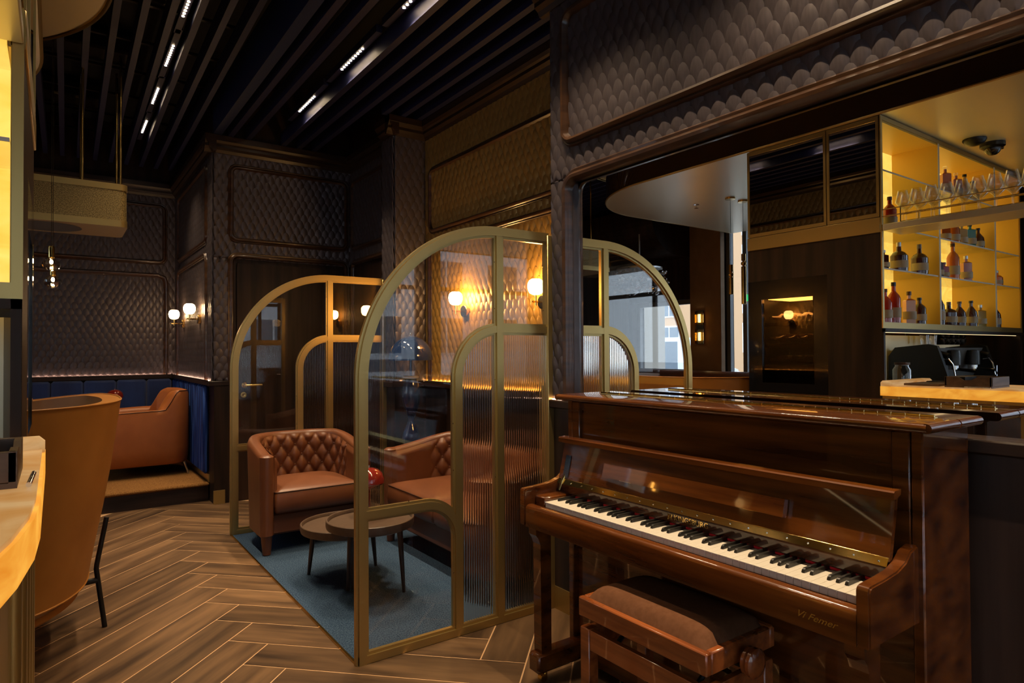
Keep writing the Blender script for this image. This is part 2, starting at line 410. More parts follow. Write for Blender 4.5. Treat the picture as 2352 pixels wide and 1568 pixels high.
# ---- wallpaper: one embossed sheet of upright overlapping scales per wall
CU, RV = 0.0688, 0.0645
def scale_shape():
    out = []
    for i in range(14):
        a = 2*PI*i/14 + PI/2
        c, s_ = math.cos(a), math.sin(a)
        u = 0.036*c*(1-0.12*max(0, s_)); v = 0.066*s_ if s_ > 0 else 0.098*s_
        if s_ < 0: u *= (1-0.55*(-s_)**1.5)
        out.append((u, v))
    return out
SCL = scale_shape()
def wallpaper(parent, mp, u0, u1, v0, v1, name='wallpaper', mat='wallpaper'):
    V = []; Fc = []
    j0, j1 = int(math.floor((v0-0.08)/RV)), int(math.ceil((v1+0.11)/RV))
    for j in range(j0, j1+1):
        i0, i1 = int(math.floor(u0/CU))-1, int(math.ceil(u1/CU))+1
        for i in range(i0, i1+1):
            cu_, cv_ = (i+0.5*(j % 2))*CU+0.029, j*RV+0.0225
            if cu_ < u0-0.03 or cu_ > u1+0.03 or cv_ < v0-0.065 or cv_ > v1+0.09: continue
            o = len(V)
            def P(u, v, h):
                a, b = min(max(cu_+u, u0), u1), min(max(cv_+v, v0), v1)
                d = 0.003+0.0145*max(0, (v+0.066))/0.132+h
                V.append(mp(a, b, d))
            for (u, v) in SCL: P(u, v, -0.0028)
            for (u, v) in SCL: P(u*0.62, v*0.62, 0.0030)
            P(0, 0, 0.0048)
            for q in range(14):
                r = (q+1) % 14
                Fc.append((o+q, o+r, o+14+r, o+14+q)); Fc.append((o+14+q, o+14+r, o+28))
    me = bpy.data.meshes.new(name); me.from_pydata(V, [], Fc); me.materials.append(MAT[mat]); me.shade_smooth()
    o = link(name, me, parent); o['label'] = 'taupe or gold wallpaper embossed with upright overlapping scales'
    return o
def on_x(c): return lambda a, b, d: (c-d, a, b)        # wall facing -X, a = Y, b = Z
def on_y(c): return lambda a, b, d: (a, c-d, b)        # wall facing -Y, a = X, b = Z
MOULD = [(-0.026, 0), (-0.026, 0.013), (-0.019, 0.021), (-0.010, 0.019), (-0.006, 0.026), (0.004, 0.034), (0.015, 0.032), (0.021, 0.02), (0.026, 0.014), (0.026, 0)]
def mould(parent, path, mp, closed=True, w=1.0, d=1.0, name='moulding', mat='trim_wood'):
    return MB().sweep(path, [(a*w, b*d) for a, b in MOULD], mp, closed).obj(name, mat, parent, ang=50)
CROWN = [(-0.01, 3.13), (0.018, 3.13), (0.03, 3.155), (0.052, 3.172), (0.052, 3.195), (0.066, 3.205), (0.078, 3.225), (0.078, 3.275), (-0.01, 3.275)]
def crown_x(parent, c, y0, y1): return MB().prism([(c-d, z) for d, z in CROWN], 'y', y0, y1).obj('crown', 'crown_wood', parent, smooth=False)
def crown_y(parent, c, x0, x1): return MB().prism([(c-d, z) for d, z in CROWN], 'x', x0, x1).obj('crown', 'crown_wood', parent, smooth=False)

# ---- right wall with the big mirror
wr = struct(MB().box(2.17, -3.3, 0, 2.75, 2.62, ZC).obj('wall_right', 'ceiling_black', smooth=False), 'right wall with large framed mirror above dark wooden dado', 'wall')
MB().box(2.139, 2.46, 1.06, 2.171, 2.62, 2.3).box(2.139, -3.3, 2.2, 2.171, 2.62, 3.3).obj('wallpaper_backing', 'wallpaper', wr, smooth=False)
wallpaper(wr, on_x(2.139), 2.47, 2.62, 1.086, 2.22)
wallpaper(wr, on_x(2.139), -0.9, 2.62, 2.22, 3.14)
MB().box(2.133, -3.3, 0.115, 2.171, 2.62, 1.046).obj('dado_panel', 'dado_wood', wr, smooth=False)
MB().box(2.098, -3.3, 1.044, 2.171, 2.63, 1.086, 0.006).obj('ledge', 'dark_wood_h', wr)
MB().box(2.128, -3.3, 0.0, 2.171, 2.622, 0.116).obj('brass_skirting', 'brass_paint', wr, smooth=False)
MB().box(2.122, 2.545, 1.086, 2.128, 2.62, 1.090).obj('led_strip', 'led_strip_pink', wr)
crown_x(wr, XR, -3.3, 2.70)
path = [(2.495, 1.086)] + [(2.495-0.075+0.075*math.cos(t*PI/16), 2.225-0.075+0.075*math.sin(t*PI/16)) for t in range(9)] + [(-2.62, 2.225)]
mould(wr, path, on_x(2.139), closed=False, w=1.25, d=1.3, name='mirror_frame')
mould(wr, rrect(-0.7, 2.392, 2.5, 3.06, 0.07), on_x(2.139), w=1.0, d=1.5)
mi = struct(MB().box(XM, -2.6, 1.07, XM+0.011, 2.49, 2.235).obj('wall_mirror', 'mirror', smooth=False), 'large wall mirror above the piano reflecting the bar', 'mirror')
# ---- lounge wall and column
wl = struct(MB().box(XL_, 2.62, 0, 2.75, 5.0, ZC).obj('wall_lounge', 'ceiling_black', smooth=False), 'lounge wall with gold scale wallpaper and globe wall lamps', 'wall')
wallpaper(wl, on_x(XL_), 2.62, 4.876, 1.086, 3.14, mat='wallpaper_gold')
MB().box(2.572, 2.62, 0, 2.585, 4.88, 1.05).obj('dado_panel', 'dark_wood', wl, smooth=False)
MB().box(2.535, 2.62, 1.046, 2.585, 4.88, 1.088, 0.003).box(2.535, 2.62, 1.085, 2.543, 4.88, 1.097).obj('ledge', 'dark_wood_h', wl)
MB().box(2.556, 2.64, 1.088, 2.566, 4.86, 1.092).obj('led_strip', 'led_strip', wl)
crown_x(wl, XL_, 2.62, 4.88)
mould(wl, rrect(2.75, 2.34, 4.78, 2.86, 0.06), on_x(XL_), w=1.0)
mould(wl, [(2.75, 1.088), (2.75, 2.23), (4.78, 2.23), (4.78, 1.088)], on_x(XL_), closed=False)
co = struct(MB().box(2.285, 4.876, 0, 2.62, 5.094, ZC).obj('wall_column', 'dark_wood', smooth=False), 'square wallpapered column beside the gold lounge wall', 'column')
wallpaper(co, on_y(4.876), 2.285, 2.58, 1.086, 3.14)
wallpaper(co, on_x(2.285), 4.876, 5.094, 1.086, 3.14)
crown_y(co, 4.876, 2.207, 2.59); crown_x(co, 2.285, 4.80, 5.094)
MB().box(2.25, 4.84, 1.046, 2.59, 5.094, 1.088, 0.003).box(2.25, 4.84, 1.085, 2.53, 4.848, 1.097).obj('ledge', 'dark_wood_h', co)
MB().box(2.30, 4.858, 1.088, 2.57, 4.864, 1.092).obj('led_strip', 'led_strip', co)
# ---- hall return wall and door wall
wh = struct(MB().box(2.43, 5.094, 0, 2.65, 6.4, ZC).obj('wall_hall', 'dark_wood', smooth=False), 'dark return wall between column and service door', 'wall')
wallpaper(wh, on_x(2.43), 5.094, 6.2, 2.2, 3.14)
mould(wh, rrect(4.9, 2.36, 6.13, 3.03, 0.06), on_x(2.43)); mould(wh, rrect(4.9, 0.1, 6.13, 2.23, 0.06), on_x(2.43))
crown_x(wh, 2.43, 5.094, 6.2)
wd = struct(MB().box(1.17, YD, 0, 2.45, 6.4, ZC).obj('wall_door', 'dark_wood', smooth=False), 'dark wall with panelled wooden door under scale wallpaper', 'wall')
wallpaper(wd, on_y(YD), 1.15, 2.43, 2.19, 3.14); wallpaper(wd, on_y(YD), 1.15, 1.29, 1.086, 2.19)
mould(wd, rrect(1.29, 2.36, 2.38, 3.03, 0.06), on_y(YD)); mould(wd, rrect(1.29, -0.3, 2.38, 2.225, 0.06), on_y(YD))
crown_y(wd, YD, 1.07, 2.43)
MB().box(1.10, 6.16, 1.046, 1.275, 6.21, 1.088, 0.005).obj('ledge', 'dark_wood_h', wd)
MB().box(1.15, 6.165, 0, 1.275, 6.21, 1.046).obj('dado_panel', 'dark_wood', wd)
MB().box(1.145, 6.155, 0, 1.24, 6.17, 0.12).obj('brass_skirting', 'brass_paint', wd)
dr = struct(MB().box(1.345, 6.178, 0.004, 2.33, 6.20, 2.155, 0.004).obj('door_1', 'dark_wood'), 'plain dark wooden door with brass lever handle', 'door')
h = MB().lathe([(0.026, 0), (0.026, 0.008), (0.012, 0.012), (0.012, 0.05), (0, 0.05)], (0, 0, 0), 20, 'y')
h.v = [(x+1.407, 6.178-y, z+1.043) for x, y, z in h.v]; h.tube([(1.407, 6.132, 1.043), (1.43, 6.128, 1.043), (1.55, 6.128, 1.043)], 0.0095, 10).obj('lever_handle', 'brass', dr)
h = MB().lathe([(0.026, 0), (0.026, 0.008), (0.008, 0.01), (0.0, 0.006)], (0, 0, 0), 20, 'y'); h.v = [(x+1.40, 6.178-y, z+0.955) for x, y, z in h.v]; h.obj('keyhole_plate', 'brass', dr)
# ---- booth wall and far wall
wb = struct(MB().box(1.15, 6.2, 0, 1.17, YF, ZC).box(1.17, 6.4, 0, 1.3, YF+.1, ZC).obj('wall_booth', 'dark_wood', smooth=False), 'booth side wall with two globe lamps on scale wallpaper', 'wall')
wallpaper(wb, on_x(1.15), 6.2, YF, 1.086, 3.14)
mould(wb, rrect(6.43, 2.37, 8.08, 3.07, 0.06), on_x(1.15))
mould(wb, [(6.43, 1.09), (6.43, 2.16), (6.47, 2.235), (6.54, 2.25), (8.0, 2.25), (8.07, 2.235), (8.1, 2.16), (8.1, 1.09)], on_x(1.15), closed=False)
crown_x(wb, 1.15, 6.12, YF)
MB().box(1.095, 6.17, 1.05, 1.15, YF, 1.088, 0.003).box(1.095, 6.17, 1.085, 1.104, YF, 1.097).obj('ledge', 'dark_wood_h', wb)
MB().box(1.118, 6.25, 1.088, 1.126, YF-.02, 1.092).obj('led_strip', 'led_strip_pink', wb)
MB().box(1.14, 6.36, 0.165, 1.152, YF, 0.235).obj('brass_skirting', 'brass_paint', wb)
for k in range(16):
    y = 6.38+k*0.118; MB().box(1.098, y, 0.24, 1.15, y+0.115, 1.045, 0.02).obj('velvet_channel', 'velvet_light', wb)
wf = struct(MB().box(-3.1, YF, 0, 1.3, YF+.2, ZC).obj('wall_far', 'dark_wood', smooth=False), 'far booth wall with framed scale wallpaper over blue velvet', 'wall')
wallpaper(wf, on_y(YF), -0.75, 1.15, 1.086, 3.14)
mould(wf, rrect(-1.3, 2.375, 1.03, 3.03, 0.06), on_y(YF))
mould(wf, [(-1.3, 1.09), (-1.3, 2.15), (-1.27, 2.2), (-1.2, 2.225), (0.96, 2.225), (1.02, 2.2), (1.04, 2.14), (1.04, 1.09)], on_y(YF), closed=False)
crown_y(wf, YF, -3.0, 1.15)
MB().box(-3.0, YF-0.06, 1.05, 1.15, YF, 1.088, 0.003).box(-3.0, YF-0.06, 1.085, 1.15, YF-0.051, 1.097).obj('ledge', 'dark_wood_h', wf)
MB().box(-0.7, YF-0.03, 1.088, 1.1, YF-0.022, 1.092).obj('led_strip', 'led_strip_pink', wf)
# ---- left window wall and back window wall
wlw = MB()
XW = -3.0
for (y0, y1, z0, z1) in ((-3.3, -2.6, 0, ZC), (-2.6, 0.9, 0, 0.95), (-2.6, 0.9, 2.7, ZC), (0.9, 3.1, 0, ZC), (3.1, 4.65, 0, 0.9), (3.1, 4.65, 2.8, ZC), (4.65, 4.75, 0, ZC), (4.75, 5.38, 0, 0.9), (4.75, 5.38, 3.0, ZC), (5.38, 5.86, 0, ZC), (5.86, 7.02, 0, 1.0), (5.86, 7.02, 2.06, ZC), (7.02, 8.5, 0, ZC)):
    wlw.box(XW-0.25, y0, z0, XW, y1, z1)
wlft = struct(wlw.obj('wall_left', 'dark_wood', smooth=False), 'outer window wall seen in the mirror', 'wall')
MB().box(XW-0.02, 5.36, 0, XW+0.06, 5.87, 3.15).obj('plaster_pier', 'plaster', wlft, smooth=False)
bwm = MB()
for (x0, x1, z0, z1) in ((-3.25, -2.7, 0, ZC), (-2.7, 2.0, 0, 0.35), (-2.7, 2.0, 2.95, ZC), (2.0, 2.75, 0, ZC), (-0.45, -0.15, 0.35, 2.95)):
    bwm.box(x0, -3.5, z0, x1, -3.3, z1)
wbk = struct(bwm.obj('wall_back', 'dark_wood', smooth=False), 'shop-front window wall behind the viewpoint', 'wall')
def win(n, label, ax, c, a0, a1, b0, b1, mull, trans):
    fr = MB(); t = 0.03
    def bx(p0, p1, q0, q1, d0=-0.03, d1=0.03):
        if ax == 'x': fr.box(c+d0, p0, q0, c+d1, p1, q1)
        else: fr.box(p0, c+d0, q0, p1, c+d1, q1)
    bx(a0, a1, b0, b0+0.06); bx(a0, a1, b1-0.06, b1); bx(a0, a0+0.06, b0+0.06, b1-0.06); bx(a1-0.06, a1, b0+0.06, b1-0.06)
    for m in mull: bx(m-t, m+t, b0+0.06, b1-0.06, -0.028, 0.028)
    for m in trans: bx(a0+0.06, a1-0.06, m-t, m+t, -0.026, 0.026)
    o = struct(fr.obj('window_%d' % n, 'grey_paint', smooth=False), label, 'window')
    p = MB()
    if ax == 'x': p.box(c-0.004, a0+0.05, b0+0.05, c+0.004, a1-0.05, b1-0.05)
    else: p.box(a0+0.05, c-0.004, b0+0.05, a1-0.05, c+0.004, b1-0.05)
    p.obj('pane', 'window_pane', o, smooth=False)
win(1, 'grey framed window beside the red figure outside, seen in the mirror', 'x', XW-0.12, 5.86, 7.02, 1.0, 2.06, [], [])
win(2, 'tall narrow window next to the plaster pier, seen in the mirror', 'x', XW-0.12, 4.75, 5.38, 0.9, 3.0, [5.1], [])
win(3, 'wide bar window left of the viewpoint', 'x', XW-0.12, -2.6, 0.9, 0.95, 2.7, [-1.4, -0.3], [2.2])
win(4, 'left shop-front window behind the viewpoint', 'y', -3.4, -2.7, -0.45, 0.35, 2.95, [-1.6], [2.3])
win(5, 'right shop-front window behind the viewpoint', 'y', -3.4, -0.15, 2.0, 0.35, 2.95, [0.95], [2.3])

win(6, 'tall unseen window behind the bar unit, added for daylight on the canopy', 'x', XW-0.12, 3.1, 4.65, 0.9, 2.8, [3.87], [2.3])  # out-of-view window put in so daylight brightens the gold soffit
# ---- ceiling, baffles, track lights
ce = struct(MB().box(-3.25, -3.5, ZC, 2.75, 8.55, ZC+0.1).obj('ceiling', 'ceiling_black', smooth=False), 'black ceiling void behind navy baffles', 'ceiling')
for k, x in enumerate((1.28, 1.43, 1.58, 1.7425, 1.89, 2.03, 2.19, 2.335, 2.48)):
    y0, y1 = (-3.2, 6.15) if x < 2.1 else (2.64, 4.86)
    if k == 2: continue
    MB().box(x-0.0225, y0, 3.28, x+0.0225, y1, 3.40).obj('baffle', 'baffle', ce, smooth=False)
for i in range(-19, 9):
    xf = -0.089+0.1446*i; q = MB()
    for (yy, s_) in ((8.25, 0), (-3.2, 1)):
        xx = xf-0.0115*(8.2-yy); z = 3.43+0.010*(8.2-yy)*0.9
        q.v += [(xx-0.02, yy, z), (xx+0.02, yy, z), (xx+0.02, yy, z+0.13), (xx-0.02, yy, z+0.13)]
    q.f = [(0, 1, 2, 3), (4, 5, 6, 7), (0, 1, 5, 4), (1, 2, 6, 5), (2, 3, 7, 6), (3, 0, 4, 7)]
    q.obj('baffle', 'baffle', ce, smooth=False)
MB().box(1.135, -3.2, 3.28, 1.205, 6.15, 3.62).obj('bulkhead_board', 'baffle_blue', ce, smooth=False)
for k in range(9):
    y = 3.0+k*0.62; MB().box(-2.9, y, 3.66, 1.12, y+0.03, 3.68).obj('ceiling_rail', 'service_metal', ce, smooth=False)
for k in range(4):
    y = 3.35+k*1.25; MB().box(-2.5, y, 3.70, 0.95-0.2*k, y+0.3, 3.86, 0.02).obj('air_duct', 'service_metal', ce)
def track(n, label, x, y0, y1, z, dots, mt):
    t = thing('track_light', label, 'ceiling light', (x, (y0+y1)/2, z), group='linear spot lights between the ceiling baffles')
    MB().box(x-0.02, y0-0.25, z+0.002, x+0.02, y1+0.25, z+0.05).obj('housing', 'baffle', t, smooth=False)
    me = MB().lathe([(0.0085, -0.001), (0, -0.0012)], (0, 0, 0), 8).mesh('led', mt)
    for i in range(dots):
        o = link('led', me, t); o.location = (x, y0+0.02+(y1-y0-0.04)*i/(dots-1), z)
    return t
S2 = [5.21, 4.23, 3.225, 2.26, 1.30, 0.335, -0.63, -1.6]
names2 = ['far right spot light, nearest the door wall', 'right spot light second from the door wall', 'right spot light at the top edge beside the column']
for i, y in enumerate(S2):
    track(i, names2[i] if i < 3 else 'spot light of the right-hand ceiling row, %s beyond the column' % ('', '', '', 'first', 'second', 'third', 'fourth', 'fifth')[i], 1.667, y-0.21, y+0.21, 3.362, 10, 'led')
    area('track_beam', (1.667, y, 3.359), 0.02, 0.40, BEAM_RIGHT, LEDC, spread=82)
S1 = [7.0, 6.11, 5.22, 4.36, 3.45, 2.5]
names1 = ['left-row spot light nearest the far booth wall', 'left-row spot light second from the booth wall', 'left-row spot light third from the booth wall', 'left-row spot light cut by the top picture edge']
for i, y in enumerate(S1):
    x = 0.69-0.0095*(7.2-y)
    track(i, names1[i] if i < 4 else 'spot light of the left ceiling row, %s before the picture edge' % ('', '', '', '', 'first', 'second')[i], x, y-0.21, y+0.21, 3.50, 10, 'led_left')
    area('track_beam', (x, y, 3.497), 0.02, 0.40, BEAM_LEFT, LEDC, spread=76)

# ================================================================== ARCHED GLASS SCREENS
BAR = [(-0.029, 0.009), (-0.017, 0.009), (-0.017, 0.0), (0.017, 0.0), (0.017, 0.009), (0.029, 0.009), (0.029, 0.031), (0.017, 0.031), (0.017, 0.04), (-0.017, 0.04), (-0.017, 0.031), (-0.029, 0.031)]
def arc(cx_, cz_, rx, rz, a0, a1, n=18):
    return [(cx_+rx*math.cos(math.radians(a0+(a1-a0)*i/n)), cz_+rz*math.sin(math.radians(a0+(a1-a0)*i/n))) for i in range(n+1)]
def screen(label, Y, xr):
    t = thing('arched_screen', label, 'screen', (1.6, Y+0.02, 0), group='brass arched glass screens of the lounge')
    cnt_ = [0]
    def bar(path, name):
        cnt_[0] += 1; e = 0.0005*cnt_[0]
        prof = [(a, d+e if d < 0.02 else d-e) for a, d in BAR]
        return MB().sweep(path, prof, lambda a, b, d: (a, Y+d, b)).obj(name, 'brass_paint', t, ang=30)
    xl, xm, zt, xs = 1.078, 1.795, 1.928, 1.556
    # outer frame: sill, rounded stile and head, wall channel
    bar([(xl, 0.0)] + [(xl, 0.6)] + arc(xm, zt-0.717, 0.717, 0.717, 180, 90, 30) + [(xr-0.02, zt)], 'outer_frame')
    bar([(xl-0.017, 0.019), (xr-0.02, 0.019)], 'sill_bar')
    MB().box(xr-0.04, Y-0.004, 0, xr-0.001, Y+0.044, zt+0.017, 0.003).obj('wall_channel', 'brass_paint', t)
    bar([(xm, 0.02), (xm, zt)], 'mullion')
    bar([(xm, 1.449), (xr-0.03, 1.449)], 'cross_bar')
    bar([(xs, 0.02), (xs, 0.6)] + arc(xm, 1.449-0.239, 0.239, 0.239, 180, 90, 18), 'inner_arch')
    bar([(xl, 0.635)] + arc(1.386, 0.635-0.17, 0.17, 0.17, 90, 0, 14), 'lower_arch')
    # panes
    g0, g1 = Y+0.017, Y+0.023
    pa = [(xl, 0.635)] + arc(xm, zt-0.717, 0.717, 0.717, 180, 90, 30) + list(reversed(arc(xm, 1.21, 0.239, 0.239, 180, 90, 18))) + [(xs, 0.465)] + list(reversed(arc(1.386, 0.465, 0.17, 0.17, 90, 0, 14)))
    MB().prism(pa, 'y', g0, g1).obj('clear_pane', 'clear_pane', t, smooth=False)
    MB().prism([(xl, 0.02), (xs, 0.02)] + list(reversed(arc(1.386, 0.465, 0.17, 0.17, 90, 0, 14))) + [(xl, 0.635)], 'y', g0, g1).obj('clear_pane', 'clear_pane', t, smooth=False)
    MB().box(xm, g0, 1.449, xr-0.03, g1, zt).obj('clear_pane', 'clear_pane', t, smooth=False)
    def fluted(x0, x1, top, name='fluted_pane'):
        pitch = 0.0135; n = int(round((x1-x0)/pitch)); sub = 6; V = []; Fc = []
        cols = n*sub+1
        for i in range(cols):
            x = x0+(x1-x0)*i/(cols-1); ph = (i % sub)/sub
            bul = 0.0052*math.sin(PI*ph) if i % sub else 0.0
            z1 = top(x)
            V += [(x, g0-0.001-bul, 0.02), (x, g0-0.001-bul, z1), (x, g1, 0.02), (x, g1, z1)]
        for i in range(cols-1):
            a, b = i*4, i*4+4
            Fc += [(a, b, b+1, a+1), (a+2, a+3, b+3, b+2), (a+1, b+1, b+3, a+3), (a, a+2, b+2, b)]
        Fc += [(0, 1, 3, 2), ((cols-1)*4, (cols-1)*4+2, (cols-1)*4+3, (cols-1)*4+1)]
        q = MB(); q.v = V; q.f = Fc; q.obj(name, 'fluted_glass', t, ang=30)
    fluted(xs, xm, lambda x: 1.21+0.239*math.sqrt(max(0.0, 1-((xm-x)/0.239)**2))-0.002)
    fluted(xm, xr-0.03, lambda x: 1.447)
    scr = MB().ball((0, 0, 0), 0.0035, 6, 4).mesh('screw', 'chrome')
    for (sx, sz) in ((xm-0.025, 1.78), (xm-0.025, 1.55), (xr-0.06, 1.78), (xr-0.06, 1.55), (xs-0.025, 1.0), (xs-0.025, 0.78), (xs-0.025, 0.3), (xm-0.025, 1.2), (xm-0.025, 0.72), (xm-0.025, 0.2), (1.3, 0.667)):
        o = link('screw', scr, t); o.location = (sx, Y+0.012, sz)
    return t
screen('near brass arched glass screen with fluted panes, beside the piano', 2.62, 2.135)
screen('rear brass arched glass screen behind the tufted armchair', 5.03, 2.285)

# ================================================================== TUFTED BARREL SEATING
def barrel(name, label, cat, W, D, loc, rz, ncush, tuft0=0.16, group=None):
    # local frame: front faces -y, x across; horseshoe wall of constant thickness
    t = thing(name, label, cat, loc, rz, group)
    th = 0.085; R = min(0.3, D*0.52)
    hw = W/2
    def path(off, n=110):
        # inner/outer centre-line offset: starts front left, ends front right
        segs = []; w = hw-off; d0 = 0.0; d1 = D-off; r = max(0.06, R-off)
        L1 = d1-r-d0; L2 = PI/2*r; L3 = 2*(w-r); tot = 2*L1+2*L2+L3
        out = []
        for i in range(n+1):
            s = tot*i/n
            if s < L1: out.append((-w, d0+s, s))
            elif s < L1+L2: a = (s-L1)/r; out.append((-w+r-r*math.cos(a), d1-r+r*math.sin(a), s))
            elif s < L1+L2+L3: q = s-L1-L2; out.append((-w+r+q, d1, s))
            elif s < L1+2*L2+L3: a = (s-L1-L2-L3)/r; out.append((w-r+r*math.sin(a), d1-r+r*math.cos(a), s))
            else: q = s-L1-2*L2-L3; out.append((w, d1-r-q, s))
        return out, tot
    n = 120 if W < 1 else 190
    Po, To = path(0.0, n); Pi, Ti = path(th, n)
    def ztop(i):
        y = Po[i][1]/D; return 0.655+0.085*min(1, max(0, (y-0.05)/0.75))**1.2
    # outer shell (outer face, rounded top, short inner return)
    q = MB()
    def fn(i, j):
        xo, yo, _ = Po[i]; xi, yi, _ = Pi[i]; z = ztop(i)
        tab = [(0.0, 0.11), (-0.012, 0.30), (-0.014, 0.5), (0.0, z-0.03), (0.1, z-0.008), (0.32, z), (0.68, z), (0.9, z-0.008), (1.0, z-0.028), (1.0, 0.25)]
        f_, zz = tab[j]
        if j < 3: f_ = 0.16-0.16*(zz-0.11)/(z-0.11)      # outside leans out towards the top
        return (xo+(xi-xo)*f_, yo+(yi-yo)*f_, zz)
    q.grid(n+1, 10, fn)
    m = n+1
    q.f += [tuple(range(10)), tuple((m-1)*10+j for j in range(10))]
    q.f += [(i*10, (i+1)*10, (i+1)*10+9, i*10+9) for i in range(m-1)]
    q.obj('shell', 'leather', t, local=True, ang=60)
    # rounded arm fronts running down into the front legs
    for s_ in (-1, 1):
        c = s_*(hw-th/2)
        MB().lathe([(0.0, ztop(0)+0.002), (0.03, ztop(0)), (0.045, ztop(0)-0.012), (0.0475, 0.5), (0.044, 0.13), (0.041, 0.128)], (c, 0.012, 0), 20).obj('arm_front', 'leather', t, local=True)
        MB().lathe([(0.041, 0.130), (0.037, 0.125), (0.026, 0.004), (0.0, 0.004)], (c, 0.012, 0), 16).obj('leg', 'leather', t, local=True)
        MB().box(s_*(hw-0.13)-0.025, D-0.13, 0.0, s_*(hw-0.13)+0.025, D-0.08, 0.12, 0.004).obj('leg', 'table_leg', t, local=True)
    # tufted inner back
    Li = Ti; du_, dv_ = 0.106, 0.150; nz = 30; z0 = 0.34
    q = MB(); ni = 260 if W < 1 else 420
    Pf, Tf = path(th, ni); Pb, _ = path(th+0.05, ni)
    btn = []
    def tfn(i, j):
        x, y, s = Pf[i]; xb, yb, _ = Pb[i]
        dx, dy = xb-x, yb-y; dl = math.hypot(dx, dy) or 1; dx /= dl; dy /= dl
        yy = y/D; zt_ = 0.655+0.085*min(1, max(0, (yy-0.05)/0.75))**1.2-0.02
        z = z0+(zt_-z0)*j/nz
        a = (s-Tf/2)/du_; b = (z-z0)/dv_; p, qq = a+b, a-b
        fp, fq = p-math.floor(p), qq-math.floor(qq)
        puff = (math.sin(PI*fp)*math.sin(PI*fq))**0.42
        e = min(s, Tf-s); bl = min(1, max(0, (e-tuft0)/0.06))
        top = min(1, (zt_-z)/0.03)
        h = 0.004+bl*(0.006+0.030*puff)*(0.35+0.65*top) + (1-bl)*0.026*min(1, e/0.03)*(0.35+0.65*top)
        return (x+dx*h, y+dy*h, z)
    q.grid(ni+1, nz+1, tfn); q.obj('backrest', 'leather', t, local=True, ang=70)
    bm_ = MB().ball((0, 0, 0), 0.0095, 10, 6).mesh('button', 'leather')
    ka = int(Tf/du_)+1
    for ia in range(-2*ka, 2*ka+1):
        for ib in range(0, 6):
            if (ia+ib) % 2: continue
            a, b = ia/2, ib/2; s = Tf/2+a*du_; z = z0+b*dv_
            if min(s, Tf-s) < tuft0+0.03 or z < 0.44: continue
            i = int(round(s/Tf*ni)); x, y, _ = Pf[i]; xb, yb, _ = Pb[i]
            dx, dy = xb-x, yb-y; dl = math.hypot(dx, dy); zt_ = 0.655+0.085*min(1, max(0, (y/D-0.05)/0.75))**1.2
            if z > zt_-0.035: continue
            o = link('button', bm_, t, local=True); o.location = (x+dx/dl*0.012, y+dy/dl*0.012, z)
    # base apron
    MB().box(-hw+th*0.9, 0.015, 0.12, hw-th*0.9, D-th, 0.262, 0.014).obj('apron', 'leather', t, local=True)
    # seat cushions, crowned top and piping
    cw = (W-2*th)/ncush
    for c in range(ncush):
        x0, x1 = -hw+th+c*cw+0.002, -hw+th+(c+1)*cw-0.002
        y0, y1 = -0.035, D-th-0.02; rb = 0.16 if ncush == 1 else 0.05
        def outl(k, inset):
            pts = []
            for (cx_, cy_, r, s0) in ((x1-inset, y1-inset, rb, 0), (x0+inset, y1-inset, rb, PI/2), (x0+inset, y0+inset, 0.02, PI), (x1-inset, y0+inset, 0.02, 1.5*PI)):
                sx, sy = (-1 if s0 in (0, 1.5*PI) else 1), (-1 if s0 in (0, PI/2) else 1)
                for i in range(9):
                    a = s0+PI/2*i/8; pts.append((cx_+sx*r+r*math.cos(a), cy_+sy*r+r*math.sin(a)))
            return pts
        rings = [(0.012, 0.268), (0.0, 0.285), (-0.004, 0.33), (0.0, 0.395), (0.006, 0.408)]
        V = []
        for (ins, z) in rings: V += [(x, y, z) for x, y in outl(0, ins)]
        k = 36; mx, my = (x0+x1)/2, (y0+y1)/2
        for fr_, z in ((0.9, 0.422), (0.72, 0.437), (0.45, 0.449), (0.2, 0.453)):
            V += [(mx+(x-mx)*fr_, my+(y-my)*fr_, z) for x, y in outl(0, 0.006)]
        V.append((mx, my, 0.454))
        Fc = [(r*k+i, r*k+(i+1) % k, (r+1)*k+(i+1) % k, (r+1)*k+i) for r in range(8) for i in range(k)]
        Fc += [(8*k+i, 8*k+(i+1) % k, 9*k) for i in range(k)] + [tuple(range(k))]
        qq = MB(); qq.v = V; qq.f = Fc; cu_ = qq.obj('seat_cushion', 'leather', t, local=True, ang=65)
        MB().tube([(x, y, 0.408) for x, y in outl(0, 0.002)], 0.0035, 6, closed=True).obj('piping', 'seam', cu_, local=True)
    return t
barrel('barrel_armchair', 'brown leather barrel armchair with buttoned back, between the two screens', 'armchair', 0.76, 0.62, (1.478, 4.385, 0.007), 0.0, 1)
barrel('barrel_sofa', 'brown leather buttoned sofa along the lounge wall behind the near screen', 'sofa', 1.5, 0.60, (1.925, 3.50, 0.007), -PI/2, 2, tuft0=0.3)

